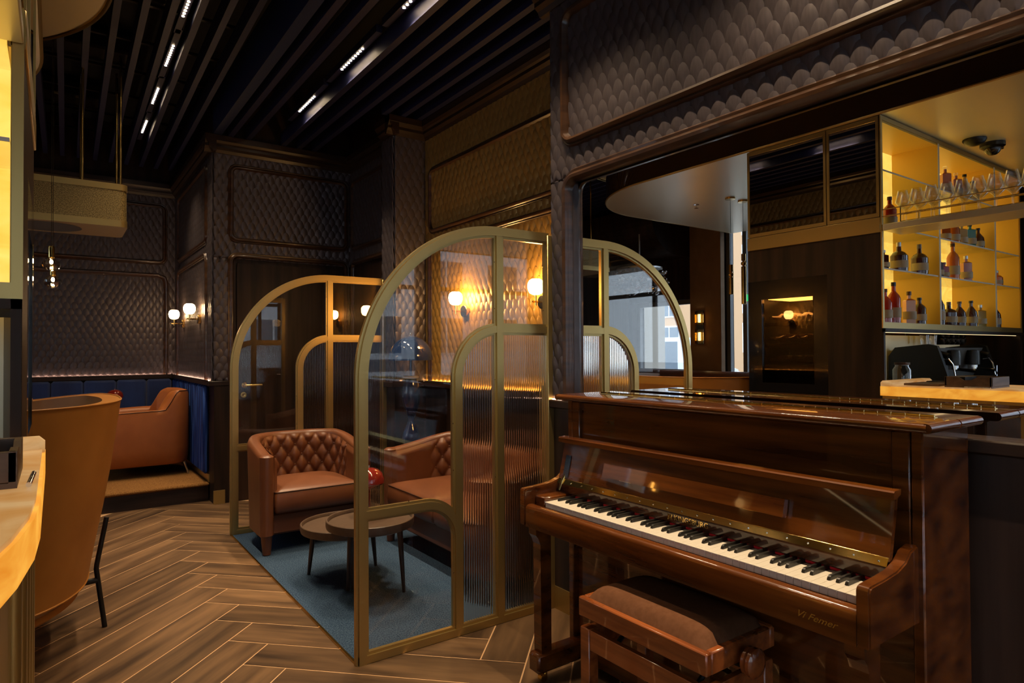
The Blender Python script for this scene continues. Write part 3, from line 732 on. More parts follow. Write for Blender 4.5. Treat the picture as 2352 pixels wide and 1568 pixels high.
# ================================================================== COFFEE TABLES
def ctable(label, c, z, r, legs, rl):
    t = thing('coffee_table', label, 'table', (c[0], c[1], 0.007), group='round tables on the lounge carpet')
    MB().lathe([(0, z-0.055), (r-0.03, z-0.055), (r-0.004, z-0.045), (r, z-0.03), (r, z-0.003), (r-0.003, z), (r-0.009, z), (r-0.012, z-0.004), (r-0.014, z-0.02), (0, z-0.02)], (c[0], c[1], 0), 48).obj('table_top', 'table_top', t, ang=40)
    for (lx, ly) in legs:
        ux, uy = c[0]+(lx-c[0])*0.86, c[1]+(ly-c[1])*0.86
        MB().tube([(ux, uy, z-0.05), (lx, ly, 0.008)], [0.0175, 0.0095], 14).obj('leg', 'table_leg', t)
    return t
ctable('lower round brown tray-top table with small gold dish', (1.418, 3.705), 0.335, 0.262, ((1.245, 3.861), (1.636, 3.775), (1.374, 3.48)), 0.23)
ctable('taller round brown tray-top table carrying the red mushroom lamp', (1.40, 3.30), 0.445, 0.235, ((1.339, 3.472), (1.583, 3.268), (1.28, 3.16)), 0.18)
# sweets dish
ds = thing('sweets_dish', 'small black and gold footed dish on the lower table', 'dish', (1.425, 3.715, 0.315))
q = MB(); ca, sa = math.cos(-0.75), math.sin(-0.75)
def dshape(hx, hy, z): return [(1.425+x*ca-y*sa, 3.715+x*sa+y*ca, z) for x, y in ((-hx, -hy), (hx, -hy), (hx, hy), (-hx, hy))]
q.v = dshape(0.04, 0.03, 0.3155)+dshape(0.045, 0.034, 0.325)+dshape(0.09, 0.055, 0.347)+dshape(0.086, 0.051, 0.347)+dshape(0.05, 0.03, 0.333)
q.f = [(0, 1, 2, 3)]+[(r*4+i, r*4+(i+1) % 4, r*4+4+(i+1) % 4, r*4+4+i) for r in range(4) for i in range(4)]+[(16, 17, 18, 19)]
q.obj('dish', 'gold_leaf_wood', ds, smooth=False)
for k, (dx, dy, mt) in enumerate(((-0.03, 0.0, 'gold_leaf_wood'), (0.0, 0.012, 'red_lacquer'), (0.03, -0.008, 'gold_leaf_wood'), (0.01, -0.02, 'spirit_orange'))):
    x, y = 1.425+dx*ca-dy*sa, 3.715+dx*sa+dy*ca
    b = MB().box(-0.026, -0.008, 0, 0.026, 0.008, 0.013, 0.003); b.rot(-0.6+0.3*k); b.v = [(x+a, y+c, 0.345+0.004*k+z) for a, c, z in b.v]
    tag(b.obj('wrapped_sweet', mt), ('gold wrapped sweet lying at the left end of the dish', 'red wrapped sweet in the middle of the dish', 'gold wrapped sweet at the right end of the dish', 'orange wrapped sweet at the front of the dish')[k], 'sweet', 'sweets in the dish')
def mushroom(label, x, y, z, s, zs=0.23):
    t = thing('mushroom_lamp', label, 'lamp', (x, y, z))
    c = (x, y, z)
    MB().lathe([(0, 0.0), (0.055*s, 0.0), (0.055*s, 0.006), (0.045*s, 0.016), (0.02*s, 0.022), (0.008*s, 0.024), (0.0065*s, 0.03), (0.0075*s, zs*s-0.03), (0.018*s, zs*s-0.02)], c, 24).obj('stand', 'red_lacquer', t)
    MB().lathe([(0.016*s, zs*s-0.022), (0.05*s, zs*s-0.008), (0.058*s, zs*s+0.004), (0.05*s, zs*s+0.004)], c, 24).obj('collar', 'red_pale', t)
    MB().lathe([(0.05*s, zs*s+0.003), (0.094*s, zs*s+0.003), (0.10*s, zs*s+0.012*s), (0.098*s, zs*s+0.04*s), (0.085*s, zs*s+0.075*s), (0.06*s, zs*s+0.098*s), (0.03*s, zs*s+0.109*s), (0, zs*s+0.112*s)], c, 32).obj('shade', 'red_lacquer', t)
    MB().cyl((x, y, z+zs*s+0.11*s), (x, y, z+zs*s+0.128*s), 0.005*s, n=8).obj('knob', 'chrome', t)
    return t
mushroom('glossy red mushroom lamp on the taller round table', 1.425, 3.375, 0.4255, 0.83, 0.215)
# ================================================================== BLUE FLOOR LAMP
bl = thing('floor_lamp', 'tall navy lacquer lamp with bulbous stem and dome shade', 'lamp', (2.285, 4.58, 0.007))
LX, LY = 2.285, 4.58
prof = [(0, 0.007), (0.13, 0.007), (0.13, 0.02), (0.05, 0.035), (0.025, 0.06)]
for (za, zb) in ((0.06, 0.30), (0.30, 0.55), (0.55, 0.80)):
    for i in range(1, 13):
        f = i/12; prof.append((0.025+0.045*math.sin(PI*f**0.85)**1.3, za+(zb-za)*f))
for i in range(1, 11):
    f = i/10; prof.append((0.025+0.048*math.sin(PI*(f*0.86))**1.2, 0.80+0.34*f))
MB().lathe(prof, (LX, LY, 0), 32).obj('stem', 'navy_lacquer', bl)
MB().cyl((LX, LY, 1.13), (LX, LY, 1.27), 0.011, n=12).obj('neck', 'navy_lacquer', bl)
MB().lathe([(0.05, 1.128), (0.062, 1.132), (0.062, 1.148), (0.03, 1.15)], (LX, LY, 0), 24).obj('collar', 'cream', bl)
sh = [(0.175*math.cos(a), 1.272+0.19*math.sin(a)) for a in [PI/2*i/14 for i in range(15)]]
MB().lathe([(0.168, 1.272)]+sh[:-1]+[(0.0, 1.462)], (LX, LY, 0), 40).lathe([(0.168, 1.272), (0.15, 1.34), (0.10, 1.42), (0, 1.452)], (LX, LY, 0), 40).obj('shade', 'navy_lacquer', bl)
MB().lathe([(0, 1.46), (0.006, 1.462), (0.005, 1.475), (0.009, 1.484), (0, 1.494)], (LX, LY, 0), 12).obj('finial', 'chrome', bl)
# ================================================================== WALL LAMPS
def sconce(label, x, y, z, grp, out=0.105, gm='globe'):
    t = thing('wall_lamp', label, 'wall lamp', (x, y, z), group=grp)
    MB().lathe([(0, 0), (0.045, 0.0), (0.045, -0.034), (0.041, -0.036)], (x, y, z), 28, 'x').obj('wall_mount', 'brass', t, ang=30)
    MB().lathe([(0, -0.0365), (0.043, -0.0355), (0.043, -0.0385), (0, -0.0385)], (x, y, z), 28, 'x').obj('mount_cover', 'black_gloss', t, ang=30)
    xg = x-out
    MB().cyl((x-0.036, y, z+0.003), (xg-0.022, y, z+0.003), 0.0042, n=8).cyl((x-0.036, y, z-0.004), (xg-0.022, y, z-0.004), 0.003, n=8).cyl((xg-0.022, y-0.005, z), (xg-0.022, y+0.005, z), 0.005, n=8).obj('arm', 'polished_brass', t)
    MB().cyl((xg, y, z-0.024), (xg, y, z+0.048), 0.0052, n=10).obj('stem', 'polished_brass', t)
    MB().lathe([(0.022, 0.046), (0.040, 0.056), (0.0505, 0.078), (0.053, 0.098), (0.0505, 0.118), (0.042, 0.135), (0.028, 0.144), (0.0, 0.145)], (xg, y, z), 28).obj('globe', gm, t)
    return t
sconce('globe wall lamp on the lounge wall, nearer the piano', 2.575, 3.23, 1.652, 'globe wall lamps', 0.085)
sconce('globe wall lamp on the lounge wall, further from the piano', 2.575, 4.20, 1.645, 'globe wall lamps', 0.105)
sconce('globe wall lamp on the booth wall, right of the pair', 1.145, 6.735, 1.662, 'globe wall lamps', 0.105, 'globe_booth')
sconce('globe wall lamp on the booth wall, left of the pair', 1.145, 7.678, 1.655, 'globe wall lamps', 0.108, 'globe_booth')

# ================================================================== UPRIGHT PIANO
Y0, Y1 = 0.728, 2.118        # outer sides
pn = thing('upright_piano', 'glossy mahogany upright piano with open keyboard against the mirror', 'piano', (1.85, 1.423, 0))
def P(name, mat='piano_wood', par=None, **k):
    q = MB()
    return q, (lambda: q.obj(name, mat, par or pn, **k))
def pbox(name, x0, y0, z0, x1, y1, z1, b=0.004, mat='piano_wood', par=None):
    return MB().box(x0, y0, z0, x1, y1, z1, b).obj(name, mat, par or pn)
for (a, b) in ((Y0, Y0+0.03), (Y1-0.03, Y1)): pbox('side_panel', 1.802, a, 0.03, 2.09, b, 1.128)
pbox('back_panel', 2.06, Y0+0.03, 0.05, 2.088, Y1-0.03, 1.12, mat='piano_inner')
pbox('upper_panel', 1.815, Y0+0.03, 0.84, 1.84, Y1-0.03, 1.122, 0.003)
pbox('lower_panel', 1.83, Y0+0.03, 0.12, 1.85, Y1-0.03, 0.63, 0.003)
pbox('bottom_rail', 1.815, Y0+0.03, 0.04, 1.86, Y1-0.03, 0.125, 0.004)
for (a, b) in ((Y0, Y0+0.045), (Y1-0.045, Y1)): pbox('front_post', 1.80, a+0.031 if a < 1 else a-0.031, 0.80, 1.818, b+0.031 if a < 1 else b-0.031, 1.124, 0.003)
# lid in two leaves with long hinge
def lid(x0, x1, name):
    r = 0.0125; z0, z1 = 1.128, 1.153
    prof = [(x1, z0), (x1, z1)] if name == 'rear_lid' else [(x1, z0), (x1, z1)]
    arcp = [(x0+r-r*math.cos(a), (z0+z1)/2+r*math.sin(a)) for a in [PI/2-PI*i/8 for i in range(9)]] if name == 'front_lid' else [(x0, z1), (x0, z0)]
    o = MB().prism(prof+arcp, 'y', 0.703, 2.143).obj(name, 'piano_wood', pn)
    for yy, s_ in ((0.703, -1), (2.143, 1)):
        q = MB()
        q.cyl((x0+0.004, yy, 1.1405), (x1-0.002, yy, 1.1405), 0.0125, n=14).obj('lid_edge', 'piano_wood', o)
lid(1.757, 1.9395, 'front_lid'); lid(1.9405, 2.092, 'rear_lid')
hg = MB().box(1.932, 0.75, 1.1525, 1.949, 2.05, 1.1545).obj('long_hinge', 'polished_brass', pn, smooth=False)
kn = MB().cyl((0, -0.0175, 0), (0, 0.0175, 0), 0.0042, n=8).mesh('hinge_knuckle', 'polished_brass')
for i in range(35):
    o = link('hinge_knuckle', kn, hg); o.location = (1.9405+(0.0012 if i % 2 else -0.0012), 0.771+i*0.0372, 1.1565)
# key bed, slip, cheeks
pbox('key_bed', 1.56, Y0+0.034, 0.632, 1.83, Y1-0.034, 0.70, 0.004)
q = MB().prism([(1.548, 0.634), (1.548, 0.708), (1.552, 0.716), (1.562, 0.722), (1.578, 0.722), (1.588, 0.714), (1.588, 0.634)], 'y', Y0+0.047, Y1-0.034); q.obj('key_slip', 'piano_wood', pn)
ch = [(1.546, 0.638), (1.546, 0.772), (1.549, 0.779), (1.556, 0.783), (1.62, 0.786), (1.69, 0.792), (1.735, 0.806), (1.765, 0.828), (1.803, 0.836), (1.803, 0.638)]
for a in (0.742, 2.089):
    o = MB().prism(ch, 'y', a+0.004, a+0.029).obj('cheek', 'piano_wood', pn)
    MB().tube([(x+0.0, a+0.0165, z) for x, z in ch[0:10]], 0.0125, 8).obj('rounded_edge', 'piano_wood', o) if False else None
    MB().prism([(x+0.004 if x < 1.6 else x, z-0.004 if z > 0.7 else z+0.003) for x, z in ch], 'y', a, a+0.033).obj('cheek_face', 'piano_wood', o)
KY0, KY1 = 0.801, 2.023
pbox('key_block', 1.60, 0.776, 0.70, 1.73, 0.799, 0.745); pbox('key_block', 1.60, 2.025, 0.70, 1.735, 2.088, 0.752)
kw = (KY1-KY0)/52
wk = MB().box(0, -kw/2+0.0005, 0.714, 0.14, kw/2-0.0005, 0.7345, 0.0012).box(-0.0025, -kw/2+0.0005, 0.7315, 0.13, kw/2-0.0005, 0.7365, 0.0008).mesh('white_key', 'ivory', smooth=False)
for i in range(52):
    o = link('white_key', wk, pn); o.location = (1.601, KY1-kw*(i+0.5), 0)
bkm = MB(); bkm.v = [(0.0, -0.0048, 0.734), (0.0, 0.0048, 0.734), (0.096, 0.0048, 0.734), (0.096, -0.0048, 0.734), (0.004, -0.0042, 0.744), (0.004, 0.0042, 0.744), (0.009, -0.0036, 0.7485), (0.009, 0.0036, 0.7485), (0.096, 0.0036, 0.7485), (0.096, -0.0036, 0.7485)]
bkm.f = [(0, 1, 5, 4), (4, 5, 7, 6), (6, 7, 8, 9), (1, 2, 8, 7, 5), (0, 4, 6, 9, 3), (3, 9, 8, 2)]
bk = bkm.mesh('black_key', 'ebony', ang=50)
for i in range(51):
    if (i % 7) in (0, 2, 3, 5, 6):      # lowest key at the far end is A
        o = link('black_key', bk, pn); o.location = (1.647, KY1-kw*(i+1), 0)
MB().box(1.735, KY0, 0.737, 1.739, KY1, 0.744).obj('felt_strip', 'red_felt', pn, smooth=False)
# name board with raised lettering
nb = pbox('name_board', 1.729, 0.776, 0.7455, 1.752, 2.088, 0.789, 0.003)
tm = text_mesh('\u265bKINGSBURG' if False else 'KINGSBURG', 0.026); tm.materials.clear(); tm.materials.append(MAT['polished_brass'])
o = link('lettering', tm, nb); o.matrix_basis = Matrix.Translation((1.7284, 1.405, 0.7665)) @ Matrix(((0, 0, -1, 0), (-1, 0, 0, 0), (0, 1, 0, 0), (0, 0, 0, 1)))
em = MB().tube([(1.7284, 1.503, 0.776), (1.7284, 1.498, 0.757), (1.7284, 1.4935, 0.770), (1.7284, 1.489, 0.757), (1.7284, 1.484, 0.776)], 0.0018, 6).tube([(1.7284, 1.503, 0.757), (1.7284, 1.494, 0.776), (1.7284, 1.484, 0.757)], 0.0016, 6).obj('emblem', 'polished_brass', nb)
# open fall board leaning back, with lip, hinge, folded music rest
A_, B_ = Vector((1.722, 0.800)), Vector((1.762, 0.968))
nrm = Vector((-(B_-A_).y, (B_-A_).x)).normalized()         # towards the player
def slab(t0, t1, d0, d1, y0, y1, name, mat='piano_wood', par=None, b=0):
    a, c = A_+(B_-A_)*t0, A_+(B_-A_)*t1
    pts = [a+nrm*d0, c+nrm*d0, c+nrm*d1, a+nrm*d1]
    return MB().prism([(p.x, p.y) for p in pts], 'y', y0, y1).obj(name, mat, par or pn, smooth=False)
fb = slab(0, 1.02, -0.016, 0, 0.777, 2.086, 'fall_board')
lp = MB().prism([(1.733, 0.957), (1.733, 0.974), (1.737, 0.978), (1.772, 0.980), (1.772, 0.966), (1.745, 0.957)], 'y', 0.768, 2.098).obj('fall_board_lip', 'piano_wood', pn, smooth=False)
hb = MB().prism([(1.711, 0.7895), (1.729, 0.7895), (1.729, 0.8075), (1.7225, 0.8075)], 'y', 0.779, 2.083).obj('fall_board_hinge', 'polished_brass', pn, smooth=False)
MB().cyl((1.7255, 0.779, 0.807), (1.7255, 2.083, 0.807), 0.0032, n=10).obj('hinge_pin', 'polished_brass', hb)
sm = MB().ball((0, 0, 0), 0.0032, 8, 4).mesh('screw', 'chrome')
for i in range(21):
    o = link('screw', sm, hb); o.location = (1.7165, 0.80+i*0.0632, 0.7985)
mr = slab(0.30, 0.60, 0.004, 0.024, 1.062, 1.812, 'music_rest')
for yy in (1.70, 1.17): slab(0.295, 0.315, 0.002, 0.013, yy-0.03, yy+0.03, 'rest_hinge', 'polished_brass', mr)
for yy in (0.86, 1.44, 2.0):
    slab(0.90, 0.955, 0.0, 0.002, yy-0.022, yy+0.022, 'small_hinge', 'polished_brass', pn)
st = thing_part = MB().tube([(1.748, 2.045, 0.90), (1.738, 2.05, 0.84), (1.715, 2.055, 0.80), (1.70, 2.055, 0.765)], [0.004, 0.006, 0.006, 0.004], 8).obj('fall_board_stay', 'polished_brass', pn)
slab(0.1, 0.62, 0.0005, 0.003, 2.028, 2.06, 'stay_plate', 'black_gloss', pn)
# signature on the key slip
sg = text_mesh('Vi Femer', 0.03, 0.0003, 0.45); sg.materials.clear(); sg.materials.append(MAT['gold_leaf_wood'])
o = link('signature', sg, pn); o.matrix_basis = Matrix.Translation((1.5473, 0.875, 0.668)) @ Matrix(((0, 0, -1, 0), (-1, 0, 0, 0), (0, 1, 0, 0), (0, 0, 0, 1))) @ Matrix.Diagonal((0.95, 0.8, 1, 1))
# front legs on toe blocks with castors
for ly in (2.072, 0.792):
    lg = MB().prism([(1.572, 0.632), (1.572, 0.60), (1.584, 0.585), (1.594, 0.56), (1.597, 0.12), (1.648, 0.12), (1.648, 0.632)], 'y', ly-0.024, ly+0.024).obj('leg', 'piano_wood', pn, smooth=False)
    tb = MB().box(1.572, ly-0.034, 0.045, 1.84, ly+0.034, 0.124, 0.01).obj('toe_block', 'piano_wood', pn)
    MB().cyl((1.62, ly-0.012, 0.016), (1.62, ly+0.012, 0.016), 0.0165, n=14).cyl((1.632, ly, 0.02), (1.632, ly, 0.05), 0.01, n=10).obj('castor', 'polished_brass', tb)
for k, yy in enumerate((1.34, 1.42, 1.50)):
    MB().box(1.765, yy-0.014, 0.062, 1.83, yy+0.014, 0.072, 0.004).obj('pedal', 'polished_brass', pn)

# ================================================================== PIANO BENCH
bx0, bx1, by0, by1 = 1.46, 1.785, 1.138, 1.668
be = thing('piano_bench', 'adjustable wooden piano bench with brown padded seat under the keyboard', 'bench', ((bx0+bx1)/2, (by0+by1)/2, 0))
t_ = 0.024
for (a, b, c, d) in ((bx0, by0, bx0+t_, by1), (bx1-t_, by0, bx1, by1), (bx0+t_, by0, bx1-t_, by0+t_), (bx0+t_, by1-t_, bx1-t_, by1)):
    MB().box(a, b, 0.438, c, d, 0.502, 0.004).obj('seat_rail', 'bench_wood', be)
q = MB(); nx, ny = 17, 23
def cush(i, j):
    a, b = i/(nx-1)*2-1, j/(ny-1)*2-1
    hh = (max(0, 1-abs(a)**5)*max(0, 1-abs(b)**7))**0.5
    return ((bx0+bx1)/2+a*((bx1-bx0)/2-t_+0.006), (by0+by1)/2+b*((by1-by0)/2-t_+0.006), 0.496+0.05*hh)
q.grid(nx, ny, cush); q.obj('seat_pad', 'suede', be, ang=80)
MB().box(bx0+t_, by0+t_, 0.45, bx1-t_, by1-t_, 0.495).obj('seat_board', 'black', be, smooth=False)
lx0, lx1, ly0, ly1 = bx0+0.004, bx1-0.004, by0+0.004, by1-0.004
for (a, b) in ((lx0, ly0), (lx0, ly1-0.044), (lx1-0.044, ly0), (lx1-0.044, ly1-0.044)):
    MB().box(a, b, 0, a+0.044, b+0.044, 0.402, 0.003).obj('leg', 'bench_wood', be)
for (a, b, c, d) in ((lx0+0.004, ly0+0.044, lx0+0.026, ly1-0.044), (lx1-0.026, ly0+0.044, lx1-0.004, ly1-0.044), (lx0+0.044, ly0+0.004, lx1-0.044, ly0+0.026), (lx0+0.044, ly1-0.026, lx1-0.044, ly1-0.004)):
    MB().box(a, b, 0.332, c, d, 0.400, 0.002).obj('apron', 'bench_wood', be)
for yy in (by0+0.1, by1-0.1):
    for (a, b) in ((1.53, 1.70), (1.70, 1.53)):
        MB().box(-0.01, -0.004, 0, 0.01, 0.004, 0.2).obj  # shape guide only
        MB().tube([(a, yy, 0.345), (b, yy, 0.455)], 0.008, 6).obj('scissor_bar', 'black_metal', be)
MB().cyl((1.62, by0-0.02, 0.43), (1.62, by0+0.03, 0.43), 0.009, n=10).obj('knob_shaft', 'black_metal', be)
kb = [(0.0, 0.0), (0.033, 0.002), (0.041, 0.010), (0.041, 0.018), (0.036, 0.021), (0.042, 0.026), (0.042, 0.036), (0.034, 0.043), (0.02, 0.046), (0, 0.046)]
k_ = MB().lathe(kb, (0, 0, 0), 28, 'y'); k_.v = [(x+1.62, by0-0.012-y, z+0.452) for x, y, z in k_.v]; k_.obj('knob', 'bench_wood', be)

# ================================================================== BAR: TALL UNIT, SHELVES, COUNTER, CANOPY
UX = -0.066
tu = thing('bar_unit', 'tall dark wooden bar unit with built-in wine fridge behind smoked glass', 'cabinet', (-0.5, 2.5, 0))
struct(MB().box(-2.65, 2.962, 0, -0.10, 2.985, 2.868).obj('wall_bar', 'dark_wood', smooth=False), 'dark wooden rear of the bar unit', 'wall')
MB().box(-0.088, 2.0, 0, UX, 2.36, 2.10).obj('side_panel', 'dark_wood', tu, smooth=False)
MB().box(-0.10, 2.36, 1.86, UX-0.001, 2.985, 2.10).obj('top_panel', 'dark_wood', tu, smooth=False)
MB().box(-0.10, 2.36, 0, UX-0.001, 2.985, 1.02).obj('base_panel', 'dark_wood', tu, smooth=False)
fr = MB().box(-0.10, 2.36, 1.02, UX, 2.46, 1.86).box(-0.10, 2.87, 1.02, UX, 2.985, 1.86).box(-0.10, 2.46, 1.72, UX, 2.87, 1.86).box(-0.10, 2.46, 1.02, UX, 2.87, 1.09).obj('fridge_door', 'black_gloss', tu, smooth=False)
MB().box(-0.083, 2.46, 1.09, -0.077, 2.87, 1.72).obj('door_glass', 'smoked_pane', fr, smooth=False)
MB().box(-0.58, 2.478, 1.06, -0.57, 2.96, 1.74).box(-0.57, 2.478, 1.06, -0.10, 2.485, 1.74).box(-0.57, 2.95, 1.06, -0.10, 2.96, 1.74).box(-0.57, 2.478, 1.05, -0.10, 2.96, 1.06).box(-0.57, 2.478, 1.735, -0.10, 2.96, 1.745).obj('fridge_lining', 'black', tu, smooth=False)
for k, z in enumerate((1.21, 1.37, 1.53)):
    MB().box(-0.135, 2.486, z-0.014, -0.115, 2.949, z+0.014).obj('rack_front', 'walnut', tu, smooth=False)
    for j in range(4):
        y = 2.54+0.1*j
        b = MB().lathe([(0, 0), (0.014, 0), (0.014, -0.08), (0.037, -0.13), (0.037, -0.29), (0, -0.29)], (-0.14, y, z+0.052), 14, 'x')
        tag(b.obj('wine_bottle', 'spirit_dark'), 'wine bottle lying on the %s rack of the fridge, %s from the wood-panelled side' % (('bottom', 'middle', 'top')[k], ('first', 'second', 'third', 'fourth')[j]), 'bottle', 'wine bottles in the fridge')
MB().box(-0.5, 2.5, 1.725, -0.2, 2.90, 1.731).obj('fridge_led', 'led_strip', tu)
uc = thing('upper_cabinet', 'brass framed upper cabinet with two dark mirrored doors above the fridge', 'cabinet', (-0.08, 2.5, 2.10))
MB().box(-0.099, 2.0, 2.10, UX+0.006, 2.985, 2.20, 0.003).obj('brass_band', 'brass_paint', uc)
for (a, b) in ((2.005, 2.352), (2.358, 2.98)):
    d = MB()
    d.box(-0.09, a, 2.203, UX+0.004, b, 2.228).box(-0.09, a, 2.835, UX+0.004, b, 2.865).box(-0.09, a, 2.228, UX+0.004, a+0.018, 2.835).box(-0.09, b-0.018, 2.228, UX+0.004, b, 2.835)
    o = d.obj('upper_door', 'brass_paint', uc, smooth=False)
    MB().box(-0.085, a+0.018, 2.228, UX, b-0.018, 2.835).obj('dark_mirror_panel', 'dark_mirror', o, smooth=False)
MB().box(-0.099, 2.0, 2.20, -0.091, 2.985, 2.868).obj('cabinet_body', 'dark_wood', uc, smooth=False)
# shelf niche facing the bar
sf = thing('back_bar_shelf', 'backlit amber back-bar shelves framed in pale brass above the espresso niche', 'shelf', (-1.35, 2.2, 0))
en = sf
XS0, XS1 = -0.10, -2.60
fm = MB().box(XS1-0.03, 1.992, 1.475, UX+0.001, 2.0, 1.515).box(XS1-0.03, 2.0, 1.475, -0.089, 2.33, 1.515).box(XS1-0.03, 1.992, 2.84, UX+0.001, 2.0, 2.868).box(XS1-0.03, 2.0, 2.84, -0.089, 2.33, 2.868).box(-0.0885, 1.992, 1.515, UX+0.001, 2.0, 2.84).box(XS1-0.03, 1.992, 1.515, XS1, 2.33, 2.84)
fm.obj('frame', 'brass_paint', sf, smooth=False)
MB().box(-0.067, 1.99, 1.04, -0.0885, 2.0, 1.475).box(XS1-0.05, 1.99, 1.45, -0.067, 2.02, 1.475).obj('lower_frame', 'dark_wood', sf, smooth=False)
MB().box(XS1, 2.31, 1.515, -0.0895, 2.325, 2.84).obj('backlit_panel', 'backlit', sf, smooth=False)
pbr('amber_side', (0.78, 0.50, 0.09), 0.35)
for xd in (-0.95, -2.03): MB().box(xd-0.011, 1.996, 1.515, xd+0.011, 2.31, 2.84).obj('divider', 'amber_side', sf, smooth=False)
for xd in (-0.95, -2.03): MB().box(xd-0.012, 1.9915, 1.515, xd+0.012, 1.996, 2.84).obj('divider_edge', 'cream', sf, smooth=False)
MB().box(XS1, 2.0, 2.828, -0.0915, 2.31, 2.84).obj('shelf_top', 'amber_side', sf, smooth=False)
MB().box(-0.0912, 2.0, 1.515, -0.0892, 2.31, 2.83).box(XS1, 2.0, 1.515, XS1+0.002, 2.31, 2.83).obj('side_lining', 'amber_side', sf, smooth=False)
for (xa, xb) in ((-0.093, -0.938), (-0.962, -2.018), (-2.042, -2.598)):
    for z in (1.868, 2.15, 2.515):
        o = MB().box(xb, 2.004, z-0.004, xa, 2.305, z+0.004).obj('glass_shelf', 'shelf_glass', sf, smooth=False)
        MB().box(xb, 2.0, z-0.005, xa, 2.004, z+0.005).obj('shelf_edge', 'cream', o, smooth=False)
# espresso niche
rib = MB(); V = []
nr = 160
rib.grid(nr*2+1, 2, lambda i, j: (-0.11-(i/(nr*2))*2.5, 2.468+0.005*math.cos(PI*i/2), 1.05+j*0.40)); rib.obj('ribbed_back', 'gold_soffit', en)
MB().box(XS1, 2.0, 1.0, -0.10, 2.475, 1.05).obj('worktop', 'black_gloss', en, smooth=False)
MB().box(XS1-0.05, 2.0, 1.05, XS1, 2.475, 1.45).obj('side_panel', 'dark_wood', en, smooth=False)
MB().box(XS1, 2.03, 1.448, -0.12, 2.04, 1.454).obj('under_shelf_led', 'led_line', en)
MB().box(XS1-0.05, 2.0, 0, -0.10, 2.475, 1.0).obj('base_cabinet', 'dark_wood', en, smooth=False)
# bar counter
cnt = thing('bar_counter', 'backlit onyx bar counter with rounded front corner and brass front', 'counter', (-0.35, 1.2, 0))
edge = [(-0.018, 1.995), (-0.018, 1.30)]
for i in range(1, 9):
    y = 1.30-i*0.13; edge.append((-0.018-(1.30-y)**2/(2*1.7)-max(0, 1.0-y)**3*0.35, y))
poly = edge+[(-0.62, 0.26), (-0.62, 1.995)]
MB().prism(poly, 'z', 1.04, 1.100).obj('onyx_slab', 'onyx', cnt, smooth=False)
MB().prism([(x-(0.006 if i < 10 else -0.006), y-0.002) for i, (x, y) in enumerate(poly)], 'z', 1.098, 1.108).obj('onyx_top', 'onyx_top', cnt, smooth=False)
MB().box(-0.62, 1.925, 1.06, -0.0185, 1.998, 1.136, 0.012).obj('onyx_upstand', 'onyx_top', cnt)
MB().prism([(x-0.03, y) for x, y in edge]+[(-0.55, 0.26), (-0.55, 1.99)], 'z', 0.0, 1.04).obj('brass_front', 'brass_paint', cnt, smooth=False)
for i in range(9):
    y = 1.9-i*0.17
    if y > 1.3: x = -0.018
    else: x = -0.018-(1.30-y)**2/3.4-max(0, 1.0-y)**3*0.35
    MB().cyl((x-0.03, y, 0.02), (x-0.03, y, 1.038), 0.012, n=10).obj('brass_rib', 'brass_paint', cnt)
# glass rack hanging over the counter
rk = thing('glass_rack', 'brass hanging shelf with slim rails full of wine glasses', 'shelf', (-0.2, 1.1, 2.12))
MB().box(-0.34, 0.25, 2.108, UX, 1.99, 2.150, 0.003).obj('rack_shelf', 'gold_soffit', rk)
for (x, z) in ((UX-0.004, 2.20), (UX-0.004, 2.245), (-0.335, 2.20), (-0.335, 2.245)):
    MB().tube([(x, 0.26, z), (x, 1.99, z)], 0.004, 6).obj('rail', 'brass', rk)
for y in (1.88, 1.15, 0.5):
    for x in (UX-0.004, -0.335): MB().tube([(x, y, 2.15), (x, y, 2.25)], 0.004, 6).obj('rail_post', 'brass', rk)
for y in (1.2, 0.35):
    MB().box(-0.21, y-0.01, 2.15, -0.19, y+0.01, 2.87).obj('hanger', 'brass_paint', rk)
wgp = [(0.0, 0.0), (0.034, 0.0), (0.034, 0.002), (0.006, 0.006), (0.0036, 0.012), (0.0036, 0.085), (0.012, 0.095), (0.040, 0.125), (0.042, 0.135), (0.027, 0.205), (0.0265, 0.205), (0.0405, 0.135), (0.0385, 0.127), (0.0, 0.098)]
wg = MB().lathe(wgp, (0, 0, 0), 22).mesh('wine_glass', 'wine_glass')
for i in range(9):
    for j in range(2):
        y = 1.89-i*0.083+0.03*j
        o = link('wine_glass', wg, None, loc=(-0.125-0.12*j, y, 2.1505)); tag(o, 'wine glass in the %s rack row, %s from the tall unit' % (('outer', 'inner')[j], ('first', 'second', 'third', 'fourth', 'fifth', 'sixth', 'seventh', 'eighth', 'ninth')[i]), 'wine glass', 'wine glasses on the rack')
# canopy
cn = thing('bar_canopy', 'gold ceiling canopy over the bar with dark glossy curved fascia', 'canopy', (-1.2, 2.0, 2.87))
def cpath(r, xo, n=24):
    cxx, cyy = -1.1, 4.1
    return [(xo, -3.2)]+[(cxx+(xo-cxx)*math.cos(PI/2*i/n), cyy+r*math.sin(PI/2*i/n)) for i in range(n+1)]+[(-2.95, cyy+r)]
lo_, hi_ = cpath(1.08, UX), cpath(1.34, 0.24)
MB().prism(lo_+[(-2.95, -3.2)], 'z', 2.872, 2.90).obj('lower_soffit', 'gold_soffit', cn, smooth=False)
fs = MB(); fs.grid(len(lo_), 2, lambda i, j: (lo_[i][0]+0.0005, lo_[i][1], 2.874+j*0.44)); fs.obj('fascia', 'dark_gloss', cn, ang=20)
MB().tube([(x+0.004, y, 2.878) for x, y in lo_], 0.009, 6).obj('fascia_trim', 'brass_paint', cn)
MB().prism(hi_+[(-2.95, -3.2)], 'z', 3.315, 3.335).obj('upper_soffit', 'gold_soffit', cn, smooth=False)
